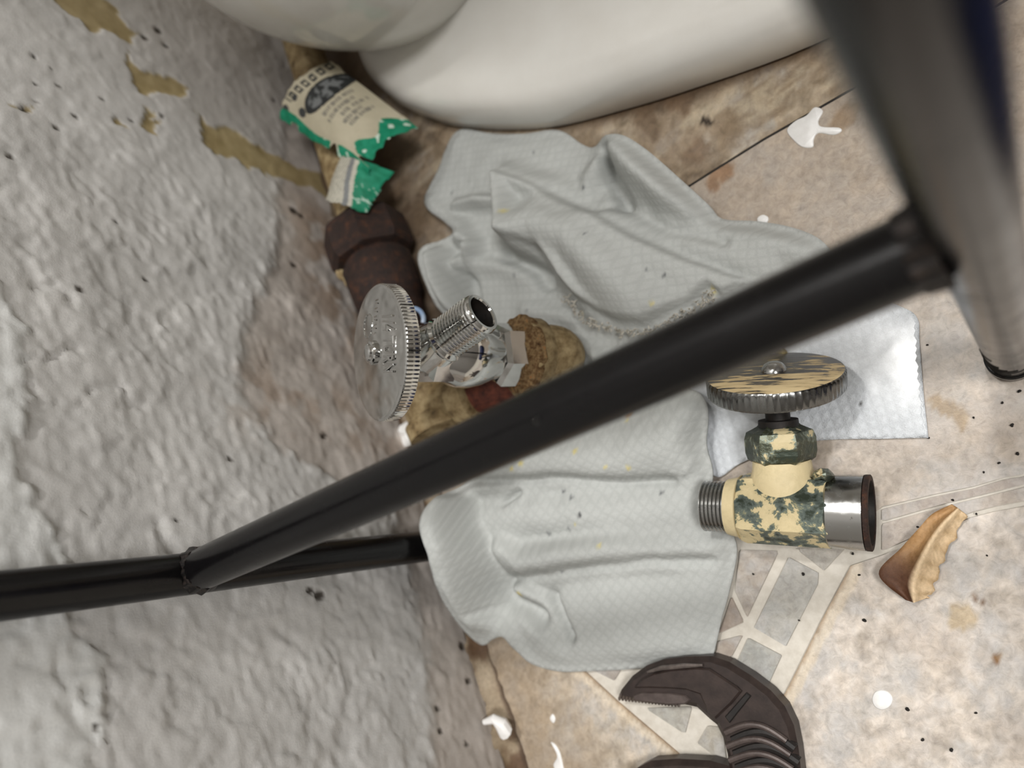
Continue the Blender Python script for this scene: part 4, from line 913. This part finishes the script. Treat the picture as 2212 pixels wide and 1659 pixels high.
def paint_main(x, y, U, Vv):
    c = np.tile(CRE, x.shape + (1,)) + (fbm(x, y, 30, 3, 3)[..., None] - 0.5) * 18
    ang = math.radians(-52)
    e = oval(x, y, 736, 212, 62, 25, ang)
    n = fbm(x, y, 9, 3, 8)
    c = np.where((e < 1)[..., None], INK + (sstep(0.45, 0.62, n) * (e < 0.78))[..., None] * 70, c)
    # the arc of heavy letters over the oval
    ca_, sa_ = math.cos(ang), math.sin(ang)
    l_ = (x - 736) * ca_ + (y - 212) * sa_; s_ = -(x - 736) * sa_ + (y - 212) * ca_
    bow = s_ + 0.0032 * l_ ** 2
    letters = (bow > -52) & (bow < -32) & (np.abs(l_) < 66) & (np.sin(l_ * 0.34) > -0.45) & ~((np.sin(l_ * 0.34) > 0.55) & (np.abs(bow + 42) < 3.5))
    c = np.where(letters[..., None], INK + 14, c)
    for k, (r, a_, b_) in enumerate([(35, -44, 34), (51, -48, 26), (66, -22, 40), (80, -30, 20), (92, -26, 34)]):
        mk = (np.abs(s_ - r) < 4.6) & (l_ > a_) & (l_ < b_) & (np.sin(l_ * 0.9 + 3 * np.sin(l_ * 0.23 + k)) > -0.55)
        c = np.where(mk[..., None], GRY, c)
    for qx, qy, rr in ((640, 246, 9), (684, 258, 10), (668, 226, 7)):
        c = np.where((np.hypot(x - qx, y - qy) < rr)[..., None], INK + 20, c)
    # green band along two torn rims
    gb = (U < 0.17 + 0.03 * np.sin(Vv * 11)) & ~((Vv > 0.56) & (Vv < 0.63)) & ~((Vv > 0.16) & (Vv < 0.24) & (U < 0.10))
    gb |= (Vv > 0.80 + 0.05 * np.sin(U * 14)) & (U > 0.22)
    c = np.where(gb[..., None], GRN + (n[..., None] - 0.5) * 40, c)
    wl = gb & (fbm(x, y, 11, 2, 33) > 0.66) & (Vv > 0.45)
    c = np.where(wl[..., None], V((190, 206, 192)), c)
    tl = 0.02 + 0.05 * fbm(Vv, Vv * 0, 0.10, 3, 71) + 0.07 * sstep(0.05, 0.0, np.abs(Vv - 0.20)) + 0.12 * sstep(0.05, 0.0, np.abs(Vv - 0.60))
    tb = 0.97 - 0.05 * fbm(U, U * 0, 0.1, 3, 73) - 0.12 * sstep(0.06, 0.0, np.abs(U - 0.20))
    keep = (U > tl) & (Vv < tb) & (U < 0.985 - 0.04 * fbm(Vv, U * 0, 0.1, 2, 5)) & (Vv > 0.04 * fbm(U, U * 0, 0.1, 2, 5))
    return c, keep
pl_ = sheet('paper_label', [(600, 262, .043), (722, 126, .040), (926, 284, .018), (812, 396, .038)], 120, 130, 0.0095, paint_main, None, 'torn cream and green printed paper label wrapped over the pipe below the toilet', 'label')
bpy.context.view_layer.update()
def paint_flap(x, y, U, Vv):
    n = fbm(x, y, 8, 3, 15)
    c = np.tile(V((184, 180, 166)), x.shape + (1,)) + (n[..., None] - 0.5) * 16
    t = (U * 0.9 - Vv * 0.25)
    pr_ = (t < 0.40) & (np.sin(x * 0.9 + y * 0.55) > 0.3) & (n > 0.4)
    c = np.where(pr_[..., None], GRY + 22, c)
    band = (t > 0.32) & (t < 0.40); c = np.where(band[..., None], V((120, 122, 122)), c)
    gr = t > 0.46 + 0.05 * (n - 0.5); c = np.where(gr[..., None], GRN + (n[..., None] - 0.5) * 46, c)
    lt = gr & (n > 0.60) & (Vv > 0.45); c = np.where(lt[..., None], V((170, 196, 180)), c)
    keep = (Vv < 0.97 - 0.06 * n) & (U < 0.98 - 0.05 * n) & (U > 0.02 + 0.03 * n) & (Vv > 0.03 * n)
    return c, keep
sheet('label_flap', [(736, 336, .040), (866, 372, .027), (800, 472, .035), (702, 440, .043)], 60, 60, 0.008, paint_flap, pl_)

# ================================================================== PLIERS, LEAF, DRIPS, GRIT
plr = empty('groove_joint_pliers', tuple(P(1620, 1600)[:2]) + (0,), 'brown steel groove joint pliers with toothed jaws lying on the floor', 'pliers')
TH = 0.0085
def at(pts, z): return [tuple(P(x, y, z)[:2]) for x, y in pts]
body = [(1502, 1530), (1476, 1524), (1440, 1526), (1400, 1521), (1366, 1516), (1330, 1511), (1338, 1492), (1362, 1462), (1392, 1440), (1430, 1426), (1480, 1420), (1534, 1419), (1572, 1432), (1620, 1462), (1662, 1494), (1692, 1528), (1712, 1570), (1722, 1620), (1730, 1690), (1736, 1790), (1740, 1900),
        (1590, 1900), (1582, 1790), (1576, 1690), (1568, 1630), (1558, 1594), (1545, 1568), (1530, 1556)]
b = MB(); b.prism(at(body, TH), 0.0006, TH, 0.0018); b.build('jaw_body', MAT['tool'], plr, smooth=False)
face = [(1512, 1500), (1482, 1490), (1440, 1487), (1402, 1486), (1370, 1486), (1384, 1468), (1412, 1454), (1450, 1446), (1505, 1442), (1532, 1444), (1560, 1462), (1590, 1482), (1602, 1493), (1580, 1520), (1545, 1553), (1530, 1540)]
b = MB(); b.prism(at(face, TH + 0.001), TH - 0.001, TH + 0.0014, 0.0006); b.build('jaw_face', MAT['tool'], plr, smooth=False)
plate = [(1366, 1503), (1384, 1496), (1440, 1497), (1478, 1502), (1492, 1512), (1478, 1522), (1440, 1523), (1368, 1514)]
b = MB(); b.prism(at(plate, TH + 0.001), TH - 0.001, TH + 0.0007, 0.0004); b.build('jaw_plate', MAT['tool_plate'], plr, smooth=False)
b = MB(); b.tube([P(x, y, TH + 0.0010) for x, y in ((1398, 1452), (1430, 1443), (1480, 1438), (1518, 1437))], [0.0004, 0.0009, 0.0009, 0.0005], 8)
b.build('bright_edge', MAT['tool_worn'], plr)
b = MB()
for k in range(19):
    t = k / 18; q = P(1338 + t * 128, 1513 + t * 14 - 2, TH - 0.0028); q2 = P(1338 + t * 128 + 3, 1500 + t * 16, TH - 0.0005)
    b.tube([q, q2], 0.00055, 6)
tt = b.build('teeth', MAT['tool_worn'], plr); tt['kind'] = 'stuff'
b = MB(); b.prism(at([(1566, 1548), (1612, 1496), (1622, 1504), (1576, 1562)], TH + 0.0006), TH - 0.002, TH + 0.0008, 0.0003); b.build('slot', MAT['tool_dark'], plr, smooth=False)
for k, (yy, x0, x1, sag) in enumerate([(1582, 1568, 1700, 26), (1612, 1572, 1708, 25), (1642, 1577, 1714, 24), (1672, 1580, 1720, 24), (1702, 1582, 1724, 24)]):
    pts = []
    for t in np.linspace(0, 1, 15):
        x = x0 + (x1 - x0) * t; y = yy + 18 * t - sag * math.sin(math.pi * t); pts.append(P(x, y, TH + 0.0002))
    b = MB(); b.tube([p + V((0, 0, 0.0004)) for p in pts], 0.0011, 10); b.build('groove_rib', MAT['tool_plate'], plr)
    b = MB(); b.tube([p + V((0.0011, -0.0030, -0.0012)) for p in pts], 0.0019, 10); b.build('groove', MAT['tool_dark'], plr)
low = [(1352, 1690), (1372, 1662), (1402, 1646), (1460, 1642), (1530, 1646), (1578, 1660), (1600, 1700), (1640, 1790), (1670, 1900), (1560, 1900), (1500, 1800), (1430, 1730)]
b = MB(); b.prism(at(low, TH), 0.0006, TH, 0.0018); b.build('lower_jaw', MAT['tool'], plr, smooth=False)

for q0_, dx_, nm_ in ((P(1664, 1880, 0.0048), 0.016, 'handle'), (P(1612, 1880, 0.0048), -0.020, 'handle')):
    pts = [q0_ + V((dx_ * t ** 0.7, -0.085 * t, 0)) for t in np.linspace(0, 1, 9)]
    b = MB(); b.tube(pts, [0.0046] * 8 + [0.0030], 14); b.build(nm_, MAT['tool'], plr)

# curled dry leaf
def build_leaf():
    mid = [(2070, 1098), (2040, 1128), (2012, 1166), (1988, 1212), (1972, 1262), (1974, 1302)]
    left = [(2056, 1089), (2014, 1110), (1984, 1142), (1946, 1184), (1898, 1240), (1956, 1296)]
    right = [(2088, 1112), (2066, 1154), (2040, 1204), (2026, 1244), (2014, 1280), (2002, 1292)]
    M_, L_2, R_2 = [smooth_poly([V(q) for q in a], 8, False) for a in (mid, left, right)]
    vs, cs, fs = [], [], []; n = len(M_); W_ = 13
    rr = np.random.default_rng(5)
    for i in range(n):
        t = i / (n - 1)
        for k in range(W_):
            u = k / (W_ - 1)
            if u < 0.5: q = L_2[i] + (M_[i] - L_2[i]) * (u * 2)
            else: q = M_[i] + (R_2[i] - M_[i]) * ((u - 0.5) * 2)
            jag = (math.sin(t * 34) * 3.2 + math.sin(t * 61) * 2) * max(0, u - 0.8) * 5
            z = 0.0018 + 0.0045 * math.exp(-((u - 0.5) / 0.16) ** 2) * (0.6 + 0.4 * math.sin(t * 3.1)) + (0.0035 * abs(u - 0.5) * 2 if u < 0.5 else 0.0012) * (0.5 + 0.5 * t) + 0.0006 * math.sin(t * 17 + u * 8)
            p = P(q[0] + jag, q[1] + jag * 0.4, z); vs.append(p)
            c = V((208, 182, 146)) if u >= 0.46 else V((172, 136, 94))
            dark = sstep(0.5, 0.8, t) * (1 if u < 0.5 else 0) * 0.85
            c = c + (V((78, 48, 34)) - c) * dark
            c = c + (rr.random() - 0.5) * 16
            if abs(u - 0.5) < 0.06: c = c + 14
            c = c - 26 * max(0, math.sin(t * 40 + u * 6)) * (u > 0.6)
            cs.append(c)
    for i in range(n - 1):
        for k in range(W_ - 1):
            fs.append((i * W_ + k, (i + 1) * W_ + k, (i + 1) * W_ + k + 1, i * W_ + k + 1))
    nn = len(vs); vs2 = [p - V((0, 0, 0.00035)) for p in vs]
    rim = [i * W_ for i in range(n)] + [(n - 1) * W_ + k for k in range(1, W_)] + [i * W_ + W_ - 1 for i in range(n - 2, -1, -1)] + [k for k in range(W_ - 2, 0, -1)]
    fs2 = [tuple(i + nn for i in q[::-1]) for q in fs] + [(rim[i], rim[(i + 1) % len(rim)], rim[(i + 1) % len(rim)] + nn, rim[i] + nn) for i in range(len(rim))]
    o = obj('dry_leaf', vs + vs2, fs + fs2, MAT['leaf'], None, True, col=lin(np.clip(np.array(cs + cs), 0, 255)))
    tag(o, 'curled dry brown leaf lying on the floor right of the old valve', 'leaf')
build_leaf()

def drip(polys, zt, parent=None):
    b = MB()
    for p in polys: b.prism(smooth_poly(at(p, 0.0), 4), -0.0003, zt, zt * 0.6)
    return b.build('paint_drip', MAT['white_paint'], parent or floor, sharp=70)
drip([[(1700, 282), (1718, 262), (1742, 250), (1760, 232), (1778, 240), (1768, 262), (1775, 274), (1812, 276), (1818, 284), (1800, 292), (1768, 288), (1758, 302), (1756, 318), (1734, 318), (1715, 304)]], 0.0005)
drip([[(1636, 472), (1648, 464), (1660, 470), (1656, 482), (1640, 484)]], 0.0005)
drip([[(1884, 1510), (1890, 1495), (1904, 1490), (1920, 1495), (1929, 1510), (1922, 1526), (1906, 1533), (1890, 1526)]], 0.0006)
drip([[(1190, 1603), (1200, 1608), (1210, 1625), (1216, 1650), (1218, 1668), (1204, 1668), (1196, 1652), (1204, 1635), (1198, 1618)]], 0.0005)
drip([[(1188, 1552), (1194, 1542), (1200, 1552), (1196, 1562)]], 0.0004)
b = MB(); b.tube([P(1046, 1560, .012), P(1066, 1553, .012), P(1082, 1562, .010), P(1092, 1580, .008), P(1098, 1572, .006)], [0.0012, 0.0020, 0.0030, 0.0034, 0.0012], 10)
b.build('paint_drip', MAT['white_paint'], floor)
b = MB()
gl = [(1960, 1532, .0011), (1946, 1652, .0), (2108, 1540, .0007), (1993, 1598, .0009), (2055, 1620, .0010), (1735, 1240, .0010), (1867, 1340, .0011), (1627, 1240, .0007), (1856, 1242, .0007), (1842, 1196, .0008), (2165, 870, .0007), (2186, 918, .0009), (2158, 1000, .0007), (2125, 1020, .0006), (2198, 980, .0009), (2186, 920, .0007), (2058, 1080, .0007), (2109, 1110, .0006), (1726, 1340, .0006), (1982, 1138, .0006), (2006, 946, .0006), (2103, 902, .0006), (2003, 745, .0006), (2132, 1200, .0005), (1800, 1400, .0), (2202, 845, .0009)]
for k, (x, y, r) in enumerate(gl):
    if r: b.blob(P(x, y, r * 0.5), (r * 0.62, r * 0.55, r * 0.5), k, 0.3, 8, 6)
gr = b.build('grit', MAT['grit'], None); tag(gr, 'tiny black specks of grit scattered on the floor', 'grit', kind='stuff')

b = MB(); rr_ = smooth_poly([(0.302, -0.10), (0.36, -0.13), (0.46, -0.11), (0.50, -0.02), (0.46, 0.07), (0.37, 0.085), (0.305, 0.05)], 6)  # navy shape added out of view for a blue reflection on the leg
loft([(np.array(rr_), 0.0005), (ring_inset(rr_, -0.004, (0.39, -0.02)), 0.012), (ring_inset(rr_, 0.003, (0.39, -0.02)), 0.028), (ring_inset(rr_, 0.02, (0.39, -0.02)), 0.034)]).build('folded_towel', plain('navy_towel', (16, 24, 58), (28, 40, 84), 0.9, 0, 300, 0.6), None, sharp=50)
tag(bpy.data.objects['folded_towel'], 'folded navy blue towel lying on the floor right of the front leg', 'towel')

# bead of water on the bar
m = NT('water'); m.set(Base_Color=(1, 1, 1, 1), Roughness=0.02, Transmission_Weight=1.0, IOR=1.33)
tq = 0.655; bp = p0 + (p1 - p0) * tq
up_ = unit((C - bp) - dirb * ((C - bp) @ dirb))
b = MB(); b.blob(bp + rotv(up_, dirb, 0.0) * (RT + 0.0003), 0.0009, 3, 0.08, 16, 10)
tag(b.build('water_drop', m.m, None), 'tiny bright water drop clinging to the black side bar', 'water drop')
